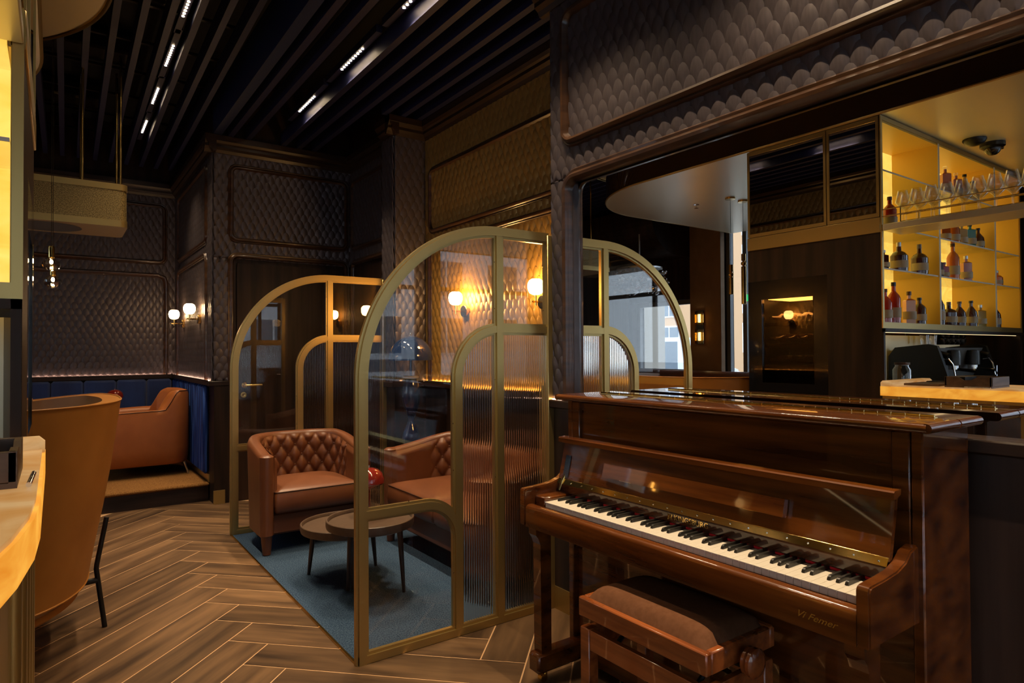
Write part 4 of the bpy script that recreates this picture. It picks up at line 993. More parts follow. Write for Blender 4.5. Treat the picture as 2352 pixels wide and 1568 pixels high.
MB().tube([(x+0.004, y, 3.318) for x, y in hi_], 0.016, 8).obj('soffit_rim', 'brass', cn)
# items on the canopy
s_ = thing('smoke_detector', 'black round smoke detector on the gold canopy', 'detector', (-1.17, 1.84, 2.87))
MB().lathe([(0.075, 2.872), (0.075, 2.862), (0.062, 2.842), (0.035, 2.828), (0.015, 2.822), (0, 2.822)], (-1.17, 1.84, 0), 24).obj('housing', 'black', s_)
s_ = thing('dome_camera', 'black dome security camera beside the smoke detector', 'camera', (-1.39, 1.80, 2.87))
MB().lathe([(0.08, 2.872), (0.08, 2.845), (0.062, 2.832)], (-1.39, 1.80, 0), 24).obj('base', 'black', s_)
MB().ball((-1.39, 1.80, 2.835), 0.055, 20, 8, lo=-1, hi=0.1).obj('dome', 'black_gloss', s_)
MB().box(-1.53, 1.77, 2.845, -1.45, 1.83, 2.872, 0.006).obj('junction_box', 'black', s_)
s_ = thing('sprinkler_head', 'small chrome sprinkler under the gold canopy', 'sprinkler', (-1.19, 4.36, 2.87))
MB().lathe([(0.03, 2.872), (0.03, 2.868), (0.009, 2.864), (0.007, 2.84), (0.022, 2.836), (0.022, 2.834), (0, 2.833)], (-1.19, 4.36, 0), 16).obj('head', 'chrome', s_)
# pendant tubes
for (x, y, z0, z1, lab) in ((-1.24, 3.98, 1.897, 2.197, 'upper of two slim brass tube pendants by the window'), (-1.452, 3.98, 1.808, 2.325, 'lower of two slim brass tube pendants by the window')):
    t = thing('tube_pendant', lab, 'pendant lamp', (x, y, 2.87), group='brass tube pendants')
    MB().cyl((x, y, z1), (x, y, 2.86), 0.0022, n=6).obj('cord', 'black', t)
    MB().lathe([(0.05, 2.871), (0.05, 2.858), (0, 2.858)], (x, y, 0), 20).obj('ceiling_rose', 'brass', t)
    L = z1-z0
    MB().lathe([(0, z1), (0.022, z1), (0.022, z1-0.07), (0.012, z1-0.075)], (x, y, 0), 18).obj('upper_tube', 'brass', t)
    MB().ball((x, y, z1-0.1), 0.027, 16, 10).obj('ball_joint', 'brass', t)
    MB().lathe([(0.012, z1-0.125), (0.024, z1-0.13), (0.024, z0+0.002), (0.02, z0)], (x, y, 0), 18).obj('lower_tube', 'brass', t)
# bottles
def bottle(label, x, z, kind, mat, h=0.27, cap='black', lab=True, y=2.13, w=1.0):
    t = thing('spirit_bottle', label, 'bottle', (x, y, z), group='bottles on the back-bar shelves')
    r = 0.043*w; h *= 1.05
    if kind == 0: pr = [(0, 0), (r, 0), (r, h*0.60), (r*0.8, h*0.68), (0.014, h*0.78), (0.013, h*0.92)]
    elif kind == 1: pr = [(0, 0), (r*1.25, 0), (r*1.3, h*0.1), (r*1.3, h*0.55), (r*0.9, h*0.66), (0.016, h*0.72), (0.014, h*0.88)]
    elif kind == 2: pr = [(0, 0), (r, 0), (r*1.05, h*0.35), (r*0.95, h*0.55), (r*0.6, h*0.68), (0.013, h*0.78), (0.0125, h*0.93)]
    else: pr = [(0, 0), (r, 0), (r, h*0.72), (r*0.7, h*0.75), (0.012, h*0.78), (0.012, h*0.9)]
    MB().lathe(pr, (x, y, z), 20 if kind != 3 else 4).obj('bottle_body', mat, t, ang=30)
    zt = pr[-1][1]
    MB().lathe([(0, zt-0.004), (0.0155, zt-0.004), (0.0155, h), (0, h)], (x, y, z), 14).obj('stopper', cap, t)
    if lab:
        rr = r*(1.31 if kind == 1 else 1.06)+0.0006; q = MB()
        a0, a1 = -2.5, 0.6
        q.grid(13, 2, lambda i, j: (x+rr*math.cos(a0+(a1-a0)*i/12), y+rr*math.sin(a0+(a1-a0)*i/12), z+h*(0.14+0.24*j))); q.obj('paper_label', lab if isinstance(lab, str) else 'paper_label', t)
Zb, Z1, Z2, Z3 = 1.5155, 1.8725, 2.1545, 2.5195
BT = [(-0.277, Zb, 0, 'spirit_red', 'red spirit bottle half hidden at the left end of the bottom shelf', .22, 'walnut'), (-0.403, Zb, 0, 'spirit_red', 'bright red bottle with black cap on the bottom shelf', .27, 'black'),
 (-0.636, Zb, 3, 'spirit_orange', 'orange bottle with stacked cream labels on the bottom shelf', .22, 'walnut'), (-0.80, Zb, 0, 'spirit_dark', 'short dark bottle with wide black stopper beside the divider', .185, 'black'),
 (-1.12, Zb, 2, 'spirit_dark', 'tall slim dark bottle just right of the first divider', .26, 'black'), (-1.31, Zb, 1, 'spirit_dark', 'round-bellied dark bottle with pale torn label', .175, 'purple_grey'),
 (-1.51, Zb, 2, 'spirit_dark', 'dark bottle with white label in the middle of the bottom shelf', .185, 'walnut'), (-1.74, Zb, 2, 'spirit_dark', 'black bottle with gold band on the bottom shelf', .2, 'black'), (-1.93, Zb, 3, 'spirit_gold', 'pale golden bottle with narrow white label', .175, 'steel'),
 (-2.25, Zb, 2, 'spirit_dark', 'black bottle with cream label in the right compartment', .2, 'black'),
 (-0.26, Z1, 3, 'spirit_dark', 'bottle edge with white label at the left end of the second shelf', .13, 'steel'), (-0.49, Z1, 1, 'spirit_dark', 'broad-shouldered dark bottle with two-line label', .2, 'steel'), (-0.81, Z1, 1, 'spirit_dark', 'round-shouldered dark bottle with square cream label', .215, 'purple_grey'),
 (-1.13, Z1, 3, 'spirit_dark', 'narrow dark bottle right of the divider on the second shelf', .15, 'black'), (-1.23, Z1, 3, 'spirit_red', 'small red box bottle on the second shelf', .12, 'red_lacquer'), (-1.40, Z1, 0, 'spirit_orange', 'tall amber decanter bottle with dark stopper', .275, 'walnut'), (-1.65, Z1, 3, 'spirit_amber', 'square amber bottle with white side label', .2, 'steel'), (-2.3, Z1, 1, 'spirit_orange', 'small orange flask in the right compartment', .13, 'steel'),
 (-1.25, Z2, 3, 'spirit_amber', 'amber bottle with white label on the third shelf', .16, 'steel'), (-1.42, Z2, 0, 'spirit_amber', 'amber bottle beside the teal bottle', .19, 'black'), (-1.57, Z2, 3, 'spirit_gold', 'golden bottle left of the teal bottle', .17, 'black'), (-1.74, Z2, 3, 'spirit_teal', 'teal labelled bottle on the third shelf', .19, 'black'), (-1.91, Z2, 2, 'spirit_dark', 'dark round bottle at the right of the third shelf', .17, 'black'), (-0.364, Z2, 0, 'spirit_red', 'dark red bottle behind the rack rails', .22, 'walnut'),
 (-1.28, Z3, 3, 'spirit_amber', 'large amber decanter with glass stopper on the top shelf', .215, 'wine_glass'), (-1.48, Z3, 3, 'spirit_amber', 'amber decanter with black label on the top shelf', .195, 'wine_glass'), (-1.65, Z3, 2, 'spirit_gold', 'gold bottle with tall black cap on the top shelf', .21, 'black'), (-1.81, Z3, 2, 'spirit_gold', 'slim bottle with black cap at the right of the top shelf', .18, 'black')]
for (x, z, kd, mt, lb, h_, cp_) in BT: bottle(lb, x, z, kd, mt, h_, cp_, True, 2.075, 1.0 if h_ > 0.15 else 0.85)
# espresso machine
em_ = thing('espresso_machine', 'matte black two-group espresso machine under the shelves', 'coffee machine', (-1.6, 2.24, 1.05))
def emp(poly, x0, x1, name, mat): return MB().prism(poly, 'x', x0, x1).obj(name, mat, em_, smooth=False)
side = [(2.06, 1.07), (2.03, 1.13), (2.10, 1.36), (2.16, 1.375), (2.40, 1.35), (2.45, 1.28), (2.45, 1.07)]
for x in (-1.17, -2.13): emp(side, x-0.02, x+0.02, 'side_cheek', 'black')
emp([(2.20, 1.08), (2.12, 1.345), (2.40, 1.335), (2.43, 1.08)], -2.11, -1.19, 'body', 'grey_paint')
emp([(2.06, 1.06), (2.06, 1.09), (2.22, 1.09), (2.22, 1.06)], -2.11, -1.19, 'drip_tray', 'steel')
for x in (-1.45, -1.83):
    MB().lathe([(0.0, 1.33), (0.045, 1.325), (0.05, 1.30), (0.05, 1.21), (0.035, 1.205)], (x, 2.10, 0), 20).obj('group_head', 'black', em_)
    MB().lathe([(0.036, 1.205), (0.036, 1.175), (0.03, 1.17)], (x, 2.10, 0), 18).obj('group_collar', 'chrome', em_)
    MB().tube([(x, 2.08, 1.178), (x, 1.95, 1.165)], [0.011, 0.015], 10).obj('portafilter_handle', 'black_gloss', em_)
for x in (-1.25, -2.05):
    MB().tube([(x, 2.12, 1.30), (x, 2.06, 1.28)], 0.024, 12).obj('steam_knob', 'black', em_)
    MB().tube([(x, 2.10, 1.25), (x, 2.06, 1.26), (x-0.02, 2.04, 1.22), (x-0.04, 2.03, 1.12)], 0.006, 8).obj('steam_wand', 'chrome', em_)
gl_ = MB().lathe([(0, 0.003), (0.027, 0), (0.033, 0.075), (0.031, 0.075), (0.025, 0.006), (0, 0.006)], (0, 0, 0), 16).mesh('tumbler', 'wine_glass')
cpm = MB().lathe([(0, 0), (0.024, 0), (0.038, 0.02), (0.042, 0.05), (0.039, 0.05), (0.034, 0.02), (0, 0.006)], (0, 0, 0), 16).mesh('cup', 'black_gloss')
for i in range(4):
    tag(link('tumbler', gl_, None, loc=(-1.24-0.075*i, 2.22+0.03*(i % 2), 1.371)), 'clear tumbler on the espresso machine, %s from its black side panel' % ('first', 'second', 'third', 'fourth')[i], 'glass', 'tumblers on the espresso machine')
for i in range(5):
    for k in range(2):
        tag(link('coffee_cup', cpm, None, loc=(-1.56-0.1*i, 2.23, 1.371+0.046*k)), 'black coffee cup on the espresso machine, %s of the %s pair after the tumblers' % (('lower', 'upper')[k], ('first', 'second', 'third', 'fourth', 'fifth')[i]), 'cup', 'cups on the espresso machine')
jr = thing('storage_jar', 'glass jar with wooden lid beside the espresso machine', 'jar', (-0.62, 2.12, 1.05))
MB().lathe([(0, 1.052), (0.055, 1.052), (0.06, 1.07), (0.06, 1.19), (0.045, 1.215), (0.045, 1.225)], (-0.62, 2.12, 0), 20).obj('jar_body', 'jar_glass', jr)
MB().lathe([(0, 1.225), (0.05, 1.225), (0.05, 1.243), (0, 1.243)], (-0.62, 2.12, 0), 20).obj('lid', 'walnut', jr)
gr = thing('milk_jug', 'dark cylindrical jug right of the espresso machine', 'jug', (-2.35, 2.2, 1.05))
MB().lathe([(0, 1.051), (0.05, 1.051), (0.047, 1.22), (0.044, 1.22), (0.046, 1.06), (0, 1.06)], (-2.35, 2.2, 0), 20).obj('jug_body', 'black_gloss', gr)
MB().tube([(-2.35, 2.15, 1.2), (-2.35, 2.10, 1.19), (-2.35, 2.10, 1.1), (-2.35, 2.15, 1.09)], 0.006, 8).obj('handle', 'chrome', gr)
# things on the counter
tr = thing('napkin_tray', 'walnut box tray with scooped side on the onyx counter', 'tray', (-0.16, 1.56, 1.108))
tx0, tx1, ty0, ty1 = -0.33, -0.052, 1.40, 1.64
MB().box(tx0, ty0, 1.1085, tx1, ty1, 1.118).obj('tray_base', 'walnut', tr, smooth=False)
for (a, b, c, d) in ((tx0, ty0, tx1, ty0+0.012), (tx0, ty1-0.012, tx1, ty1), (tx0, ty0+0.012, tx0+0.012, ty1-0.012)):
    MB().box(a, b, 1.118, c, d, 1.172, 0.002).obj('tray_side', 'walnut', tr)
sc = [(ty0, 1.118), (ty0, 1.172), (ty0+0.07, 1.172), (ty0+0.10, 1.155), (ty0+0.14, 1.152), (ty0+0.17, 1.172), (ty1, 1.172), (ty1, 1.118)]
MB().prism(sc, 'x', tx1-0.012, tx1).obj('tray_side', 'walnut', tr, smooth=False)
MB().box(tx0+0.05, ty0+0.15, 1.118, tx1-0.05, ty1-0.012, 1.17).obj('tray_divider', 'black', tr, smooth=False)
tag(MB().box(-0.36, 1.68, 1.1085, -0.08, 1.88, 1.122, 0.002).obj('serving_board', 'walnut'), 'flat wooden board lying on the counter behind the tray', 'board')
tag(MB().box(-0.5, 1.72, 1.1085, -0.40, 1.88, 1.126, 0.004).obj('menu_folder', 'black'), 'thin black folder on the counter beside the wooden board', 'folder')
tag(MB().tube([(-0.06, 1.30, 1.1125), (-0.05, 1.44, 1.1125)] if False else [(-0.036, 1.40, 1.1125), (-0.032, 1.53, 1.1125)], 0.0045, 10).obj('pen', 'chrome'), 'silver pen lying on the counter in front of the tray', 'pen')

# ================================================================== HANGING BRASS HOOD, BULBS
hd = thing('brass_hood', 'hanging perforated brass hood box on slim rods over the booth', 'hood', (-0.35, 5.87, 2.28))
hx0, hx1, hy0, hy1, hz0, hz1 = -1.15, 0.44, 5.6, 6.13, 2.285, 2.605
def hring(z0, z1, o=0.0, name='band', mat='brass_paint'):
    MB().prism(rrect(hx0-o, hy0-o, hx1+o, hy1+o, 0.05), 'z', z0, z1).obj(name, mat, hd, ang=30)
hring(hz0, hz0+0.05, 0.004, 'lower_band'); hring(hz1-0.045, hz1, 0.004, 'upper_band'); hring(hz0+0.048, hz1-0.043, 0, 'mesh_panel', 'gold_mesh')
MB().lathe([(0, hz0-0.0015), (0.215, hz0-0.0015), (0.215, hz0-0.001)], (-0.05, 5.86, 0), 40).obj('vent_opening', 'black', hd)
for (x, y) in ((0.40, 5.66), (0.40, 6.05), (0.16, 5.68), (0.16, 6.02), (-0.4, 5.68), (-0.9, 5.68)):
    MB().cyl((x, y, hz1-0.01), (x, y, 3.6), 0.0095, n=10).obj('hanging_rod', 'brass', hd)
def bulb(lab, x, y, z):
    t = thing('bulb_pendant', lab, 'pendant lamp', (x, y, z), group='crystal bulb pendants')
    MB().cyl((x, y, z+0.115), (x, y, 3.5), 0.0016, n=6).obj('cord', 'service_metal', t)
    MB().lathe([(0, 0.115), (0.016, 0.115), (0.018, 0.105), (0.018, 0.045), (0.013, 0.04)], (x, y, z), 16).obj('socket', 'polished_brass', t)
    MB().lathe([(0.012, 0.042), (0.03, 0.034), (0.046, 0.014), (0.049, -0.003), (0.043, -0.022), (0.028, -0.036), (0, -0.041)], (x, y, z), 14).obj('crystal_bulb', 'crystal', t, ang=15)
    MB().ball((x, y, z+0.016), 0.009, 10, 6, sc=(1, 1, 1.6)).obj('filament', 'filament', t)
bulb('upper of two glowing crystal bulbs hanging by the brass hood', -0.02, 4.96, 1.90)
bulb('lower of two glowing crystal bulbs hanging by the brass hood', -0.012, 5.07, 1.80)
bulb('third crystal bulb pendant, mostly hidden by the bar unit', -0.33, 5.47, 1.82)

# ================================================================== TALL TUB CHAIR (seen from behind)
tc_ = thing('tub_chair', 'high tan leather tub chair seen from behind next to the bar', 'armchair', (-0.42, 3.75, 0))
cxc, cyc = -0.42, 3.75
def tub(i, n, f, z):
    a = 2.356+0.95+(2*PI-1.9)*i/n       # opening faces away from the viewer
    rx, ry = 0.555+f*0.13, 0.66+f*0.08
    p = 2.5; ca, sa = math.cos(a), math.sin(a)
    k = (abs(ca)**p+abs(sa)**p)**(-1/p)
    return (cxc+rx*k*ca, cyc+ry*k*sa, z)
n = 60
def ztub(i): 
    t = abs(2*i/n-1); return 1.12-0.22*max(0, t-0.6)**1.3
q = MB(); tab = [(0.0, 0.30), (0.2, 0.45), (0.45, 0.62), (0.7, 0.82), (1.0, None), (0.93, None), (0.55, 0.80), (0.3, 0.60), (0.05, 0.42)]
def ft(i, j):
    f, z = tab[j]
    if j == 4: z = ztub(i)
    if j == 5: z = ztub(i)-0.004
    if z and j in (3, 6): z = z*ztub(i)/1.12
    x, y, zz = tub(i, n, f, z)
    if j >= 5:
        x = cxc+(x-cxc)*0.90; y = cyc+(y-cyc)*0.90
    return (x, y, zz)
q.grid(n+1, 9, ft); q.f += [tuple(range(9)), tuple(n*9+j for j in range(9))]; q.f += [(i*9, (i+1)*9, (i+1)*9+8, i*9+8) for i in range(n)]
q.obj('shell', 'tan_leather', tc_, ang=55)
MB().tube([tub(i, n, 1.0, ztub(i)+0.001) for i in range(n+1)], 0.004, 6).obj('top_piping', 'tan_leather', tc_)
MB().tube([tub(i, n, 0.0, 0.30) for i in range(n+1)], 0.005, 6).obj('lower_piping', 'tan_leather', tc_)
base = MB(); lvl = [(-1.2, 0.215), (-0.5, 0.225), (-0.25, 0.245), (-0.3, 0.27), (-0.8, 0.275)]
base.grid(n+1, 5, lambda i, j: tub(i, n, lvl[j][0], lvl[j][1])); base.f += [tuple((i*5) for i in range(n+1)), tuple((i*5+4) for i in range(n+1))]
base.obj('seat_base', 'tan_leather', tc_, ang=50)
MB().prism([tub(i, n, -1.6, 0)[:2] for i in range(n+1)], 'z', 0.29, 0.45).obj('seat_cushion', 'tan_leather', tc_)
for (lx, ly) in ((0.205, 3.743), (-0.42, 3.02), (-0.42, 4.48), (-1.045, 3.75)):
    dx, dy = lx-cxc, ly-cyc; dl = math.hypot(dx, dy); dx /= dl; dy /= dl
    def rad(o, z): return (lx+dx*o, ly+dy*o, z)
    MB().tube([rad(0.0, 0.0), rad(-0.036, 0.29), rad(-0.034, 0.31), rad(0.006, 0.535)], 0.0115, 10).obj('leg', 'black_metal', tc_)
    MB().tube([rad(-0.03, 0.235), rad(-0.16, 0.225)], 0.014, 8).obj('leg_brace', 'black_metal', tc_)

# ================================================================== BOOTH: ARMCHAIR, BANQUETTE, TABLE, LAMP
bc = thing('booth_armchair', 'orange-brown leather armchair with one high back on the booth platform', 'armchair', (0.72, 7.2, 0.167))
def bslab(x0, x1, y0, y1, prof, name):
    pass
q = MB(); nn = 40
# near arm + back + far arm as a rounded U open to the left
def upath(off):
    pts = []; x0, x1, ya, yb, r = 0.25, 1.085-off, 6.90+off, 7.62-off, 0.16
    pts += [(x0+(x1-r-x0)*i/14, ya) for i in range(15)]
    pts += [(x1-r+r*math.sin(a), ya+r-r*math.cos(a)) for a in [PI/2*i/10 for i in range(1, 11)]]
    pts += [(x1, ya+r+(yb-ya-2*r)*i/6) for i in range(1, 7)]
    pts += [(x1-r+r*math.cos(a), yb-r+r*math.sin(a)) for a in [PI/2*i/10 for i in range(1, 11)]]
    pts += [(x1-r-(x1-r-x0)*i/14, yb) for i in range(1, 15)]
    return pts
Ua, Ub = upath(0), upath(0.10); mU = len(Ua)
def zarm(i):
    x = Ua[i][0]; s = min(1, max(0, (x-0.86)/0.14)); s = s*s*(3-2*s); return 0.775+0.02*min(1, max(0, (x-0.25)/0.5))+0.185*s
def fu(i, j):
    (xa, ya), (xb, yb) = Ua[i], Ub[i]; zt_ = zarm(i)
    t_ = [(0.35, 0.275), (0.12, 0.30), (0.0, 0.42), (0.02, zt_-0.045), (0.12, zt_-0.006), (0.35, zt_), (0.8, zt_-0.012), (1.0, zt_-0.05), (1.05, 0.45)][j]
    return (xa+(xb-xa)*t_[0], ya+(yb-ya)*t_[0], t_[1])
q.grid(mU, 9, fu); q.f += [tuple(range(9)), tuple((mU-1)*9+j for j in range(9))]; q.f += [(i*9, (i+1)*9, (i+1)*9+8, i*9+8) for i in range(mU-1)]
q.obj('shell', 'booth_leather', bc, ang=55)
MB().tube([(fu(i, 4)[0], fu(i, 4)[1]-0.001, fu(i, 4)[2]) for i in range(mU)], 0.0035, 6).obj('piping', 'seam', bc)
MB().box(0.26, 6.98, 0.29, 1.0, 7.54, 0.52, 0.04).obj('seat_cushion', 'booth_leather', bc)
for (x, y) in ((1.03, 6.95), (0.95, 7.55), (0.32, 6.96), (0.32, 7.55)):
    dx = 0.035 if x > 0.6 else -0.03
    MB().tube([(x, y, 0.285), (x+dx, y-0.01 if y < 7.2 else y+0.01, 0.168)], [0.013, 0.007], 8).obj('leg', 'steel' if (x > 1 and y < 7) else 'black_metal', bc)
bq = thing('blue_banquette', 'deep blue velvet channelled banquette along the far wall', 'banquette', (0, 8.0, 0.167))
jx = [-2.5+0.2947*i for i in range(0, 13)]
jx = [-2.33, -2.04, -1.75, -1.46, -1.18, -0.89, -0.61, -0.322, -0.034, 0.252, 0.553, 0.843, 1.093]
for a, b in zip(jx[:-1], jx[1:]):
    MB().box(a+0.002, 8.24, 0.58, b-0.002, 8.335, 1.045, 0.022).obj('back_panel', 'velvet', bq)
MB().box(-2.33, 7.86, 0.50, 1.093, 8.30, 0.60, 0.03).obj('seat', 'velvet', bq)
MB().box(-2.33, 7.92, 0.168, 1.093, 8.30, 0.50).obj('plinth', 'dark_wood', bq, smooth=False)
bt = thing('booth_table', 'small round dark table between armchair and banquette', 'table', (0.503, 7.74, 0.167))
MB().lathe([(0, 0.60), (0.105, 0.60), (0.11, 0.61), (0.105, 0.622), (0, 0.622)], (0.503, 7.74, 0), 32).obj('table_top', 'table_top', bt)
MB().lathe([(0.1, 0.168), (0.1, 0.18), (0.03, 0.20), (0.025, 0.60)], (0.503, 7.74, 0), 20).obj('pedestal', 'table_leg', bt)
mushroom('dark red mushroom lamp before the blue banquette', 0.503, 7.74, 0.6225, 0.78, 0.33)

# ================================================================== SEEN ONLY IN THE MIRROR
bk_ = struct(MB().prism([(-3.0, 3.3), (-3.0, 2.655), (-2.72, 2.655)]+[(-2.72+0.52*math.sin(a), 3.175-0.52*math.cos(a)) for a in [PI/2*i/12 for i in range(1, 13)]]+[(-2.20, 3.3)], 'y', 5.90, 8.34).obj('trim_bulkhead', 'dark_wood', smooth=False), 'curved dark wooden bulkhead over the window, seen in the mirror', 'bulkhead')
lb = thing('leather_banquette', 'long brown leather bench under the windows, seen in the mirror', 'bench', (-2.6, 6.0, 0))
MB().box(-2.93, 4.3, 0.42, -2.78, 7.6, 1.055, 0.05).obj('backrest', 'leather', lb)
MB().box(-2.80, 4.3, 0.30, -2.30, 7.6, 0.47, 0.04).obj('seat', 'leather', lb)
MB().box(-2.93, 4.3, 0.0, -2.34, 7.6, 0.30).obj('plinth', 'dark_wood', lb, smooth=False)
MB().box(-2.10, 4.4, 0.42, -1.98, 6.2, 0.98, 0.05).obj('front_backrest', 'booth_leather', lb)
MB().box(-2.08, 4.4, 0.0, -1.6, 6.2, 0.45, 0.04).obj('front_seat', 'booth_leather', lb)
cs = thing('crystal_wall_lamp', 'amber ribbed glass wall lamp on the plaster pier', 'wall lamp', (-2.94, 5.70, 1.65))
for k, (za, zb) in enumerate(((1.43, 1.62), (1.68, 1.87))):
    for j in range(9):
        a = -PI/2+PI*j/8; x, y = -2.935+0.058*math.cos(a), 5.70+0.062*math.sin(a)
        MB().cyl((x, y, za), (x, y, zb), 0.0105, n=8).obj('glass_rod', 'amber_glass', cs)
    MB().cyl((-2.925, 5.70, za+0.04), (-2.925, 5.70, zb-0.04), 0.016, n=10).obj('lamp_core', 'crystal_glow', cs)
MB().box(-2.95, 5.64, 1.42, -2.93, 5.76, 1.88).obj('mount', 'black', cs)
chd = thing('glass_chandelier', 'chandelier of many smoked glass discs, seen in the mirror', 'chandelier', (-1.96, 5.9, 2.3))
dm = MB().lathe([(0, -0.012), (0.028, -0.010), (0.034, 0), (0.028, 0.010), (0, 0.012)], (0, 0, 0), 10).mesh('glass_disc', 'crystal')
random.seed(3)
for ring, (rr, zz, nn_) in enumerate(((0.34, 2.12, 26), (0.25, 2.14, 20), (0.36, 2.24, 26), (0.27, 2.26, 18), (0.33, 2.36, 24), (0.15, 2.13, 10))):
    for i in range(nn_):
        a = 2*PI*i/nn_+ring*0.3; o = link('glass_disc', dm, chd)
        o.location = (-1.96+rr*math.cos(a), 5.9+rr*math.sin(a), zz+random.uniform(-.02, .02)); o.rotation_euler = (random.uniform(-.8, .8), random.uniform(-.8, .8), a)
MB().lathe([(0.3, 2.40), (0.3, 2.42), (0.03, 2.44), (0.012, 2.46), (0.012, 2.87)], (-1.96, 5.9, 0), 24).obj('frame', 'steel', chd)
ct = MB(); ct.grid(81, 2, lambda i, j: (-2.93+0.035*math.sin(i*0.78), 7.05+i*0.007, 1.08+j*1.4)); 
ct.v += [(x-0.006, y, z) for x, y, z in ct.v]; kk = len(ct.v)//2; ct.f += [tuple(v+kk for v in f) for f in list(ct.f)]
tag(ct.obj('curtain', 'curtain'), 'grey pleated curtain beside the mirrored window', 'curtain')
ex = thing('exit_sign', 'green emergency exit sign in the narrow window', 'sign', (-2.9, 5.0, 2.05))
MB().box(-2.97, 4.90, 1.97, -2.95, 5.03, 2.05).obj('sign_face', 'exit_green', ex, smooth=False)
MB().box(-2.99, 4.89, 1.96, -2.97, 5.04, 2.06).obj('sign_case', 'white', ex, smooth=False)
bd = thing('ceiling_sensor', 'blue round sensor between the ceiling baffles, seen in the mirror', 'sensor', (-0.35, 5.3, 3.4))
MB().lathe([(0.05, 3.46), (0.05, 3.42), (0.04, 3.40), (0, 3.40)], (-0.55, 5.7, 0), 20).obj('sensor_body', 'blue_plastic', bd)

# ================================================================== OUTSIDE
gd = struct(MB().box(-60, -60, -0.35, 60, 60, -0.25).obj('ground', 'asphalt', smooth=False), 'grey street outside the windows', 'street')
def building(label, x0, y0, x1, y1, h, mat, face, rows, cols, ww, wh, z0=1.2, roof=None):
    t = thing('street_building', label, 'building', ((x0+x1)/2, (y0+y1)/2, -0.25))
    MB().box(x0, y0, -0.25, x1, y1, h).obj('facade', mat, t, smooth=False)
    if roof:
        if face == '+y': MB().prism([(y1+0.4, h), (y1-4, h+3.2), (y0, h+3.2), (y0, h)], 'x', x0-0.3, x1+0.3).obj('roof', roof, t, smooth=False)
        else: MB().prism([(x1+0.4, h), (x1-4, h+3.2), (x0, h+3.2), (x0, h)], 'y', y0-0.3, y1+0.3).obj('roof', roof, t, smooth=False)
    a0, a1 = (y0, y1) if face == '+x' else (x0, x1)
    for r in range(rows):
        for c in range(cols):
            ca_ = a0+(a1-a0)*(c+0.5)/cols; zz = z0+r*(h-z0-0.4)/rows
            if face == '+x':
                wq = MB().box(x1-0.06, ca_-ww/2, zz, x1+0.04, ca_+ww/2, zz+wh).obj('window', 'white', t, smooth=False)
                MB().box(x1+0.04, ca_-ww/2+0.08, zz+0.08, x1+0.05, ca_-0.04, zz+wh-0.08).box(x1+0.04, ca_+0.04, zz+0.08, x1+0.05, ca_+ww/2-0.08, zz+wh-0.08).obj('pane', 'outside_window', wq, smooth=False)
            else:
                wq = MB().box(ca_-ww/2, y1-0.06, zz, ca_+ww/2, y1+0.04, zz+wh).obj('window', 'white', t, smooth=False)
                MB().box(ca_-ww/2+0.08, y1+0.04, zz+0.08, ca_-0.04, y1+0.05, zz+wh-0.08).box(ca_+0.04, y1+0.04, zz+0.08, ca_+ww/2-0.08, y1+0.05, zz+wh-0.08).obj('pane', 'outside_window', wq, smooth=False)
    return t
building('orange rendered apartment building beyond the parked van', -32, 12, -24, 34, 9.5, 'facade_orange', '+x', 4, 8, 1.5, 1.5)
building('white office building behind the viewpoint across the street', -16, -26, 1, -18, 11, 'facade_white', '+y', 4, 6, 1.7, 1.6)
building('cream gabled townhouse with red roof across the street', 2, -28, 16, -19, 8, 'facade_cream', '+y', 3, 5, 1.4, 1.6, roof='roof_red')
building('grey-white apartment block left of the bar window', -30, -14, -22, 10, 10, 'facade_white', '+x', 4, 8, 1.7, 1.6)
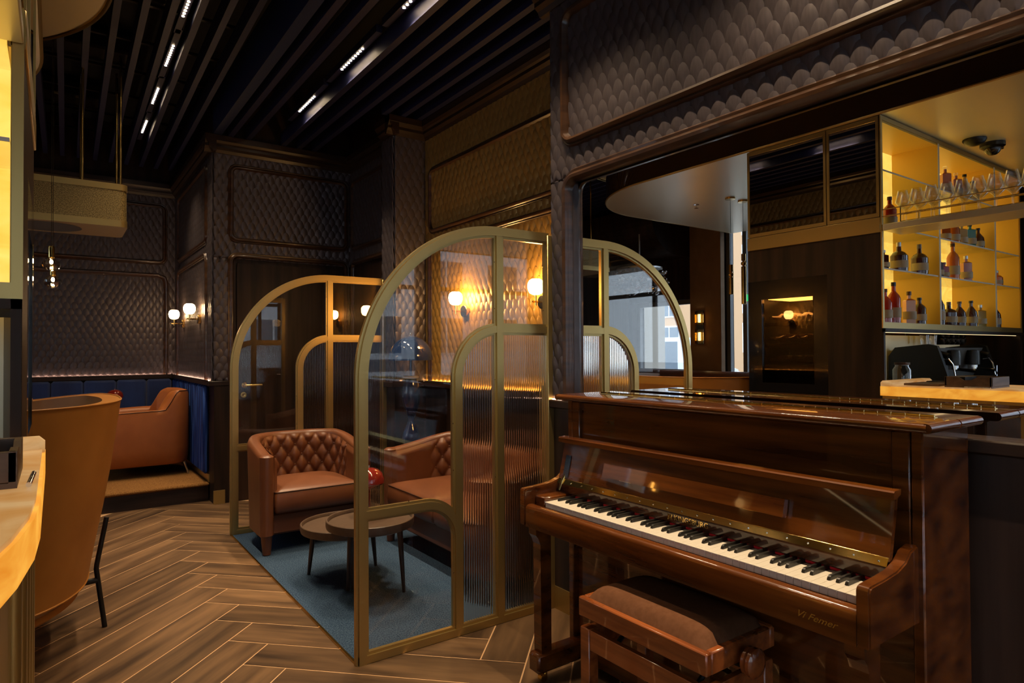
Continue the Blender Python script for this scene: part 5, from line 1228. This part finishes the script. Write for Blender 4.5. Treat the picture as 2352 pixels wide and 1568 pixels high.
# brick pier outside the mirrored window
bp = thing('brick_pier', 'pale brick pier standing outside the mirrored window', 'pier', (-3.9, 6.9, -0.25))
MB().box(-4.05, 7.30, -0.25, -3.46, 7.70, 3.6).obj('core', 'mortar', bp, smooth=False)
bm0 = MB().box(0, -0.095, 0, 0.02, 0.095, 0.066, 0.004).mesh('brick', 'brick', smooth=False)
for r in range(34):
    for c in range(2):
        o = link('brick', bm0, bp); o.location = (-3.462, 7.40+0.2*c+(0.0 if r % 2 else 0.002), 0.55+r*0.076)
rf = thing('red_figure', 'red padded cover hanging on a post outside the window', 'cover', (-4.3, 8.0, 0))
MB().ball((-4.4, 8.15, 1.42), 0.20, 16, 12, sc=(0.6, 0.9, 2.0)).obj('cover', 'red_cloth', rf)
MB().cyl((-4.4, 8.3, -0.25), (-4.4, 8.3, 3.0), 0.05, n=12).obj('post', 'grey_paint', rf)
def car(label, x, y, rz, L, Wd, Hh, van):
    t = thing('parked_car', label, 'car', (x, y, -0.25), rz)
    hl = L/2
    pr = [(-hl, 0.3), (-hl, 0.9), (-hl+0.25, 1.0), (-hl+0.75 if van else -hl+1.3, Hh-0.05), (-hl+1.3 if van else -hl+1.9, Hh), (hl-0.35, Hh), (hl-0.02, 1.0), (hl, 0.35)]
    MB().prism(pr, 'y', -Wd/2, Wd/2).obj('body', 'car_white', t, local=True, smooth=False)
    for s_ in (-1, 1):
        MB().box(-hl+1.5, s_*(Wd/2)-0.01, 1.05, hl-0.5, s_*(Wd/2)+0.01, Hh-0.12).obj('side_window', 'outside_window', t, local=True, smooth=False)
        for xx in (-hl+0.8, hl-0.8):
            MB().cyl((xx, s_*(Wd/2-0.18), 0.32), (xx, s_*(Wd/2+0.01), 0.32), 0.32, n=20).obj('wheel', 'tyre', t, local=True)
    MB().box(hl-0.08, -Wd/2+0.15, 1.05, hl+0.01, Wd/2-0.15, Hh-0.15).obj('rear_window', 'outside_window', t, local=True, smooth=False)
    MB().box(hl-0.03, -Wd/2, 0.75, hl+0.01, -Wd/2+0.2, 0.95).box(hl-0.03, Wd/2-0.2, 0.75, hl+0.01, Wd/2, 0.95).obj('tail_light', 'red_lacquer', t, local=True, smooth=False)
car('white parked van seen in the mirrored window', -10.5, 13.2, 1.1, 4.6, 1.9, 1.95, True)
car('white parked hatchback further along the street', -14.5, 15.8, 0.9, 4.1, 1.75, 1.5, False)
car('white parked car across the street behind the viewpoint', -4, -12, 0.1, 4.2, 1.8, 1.5, False)
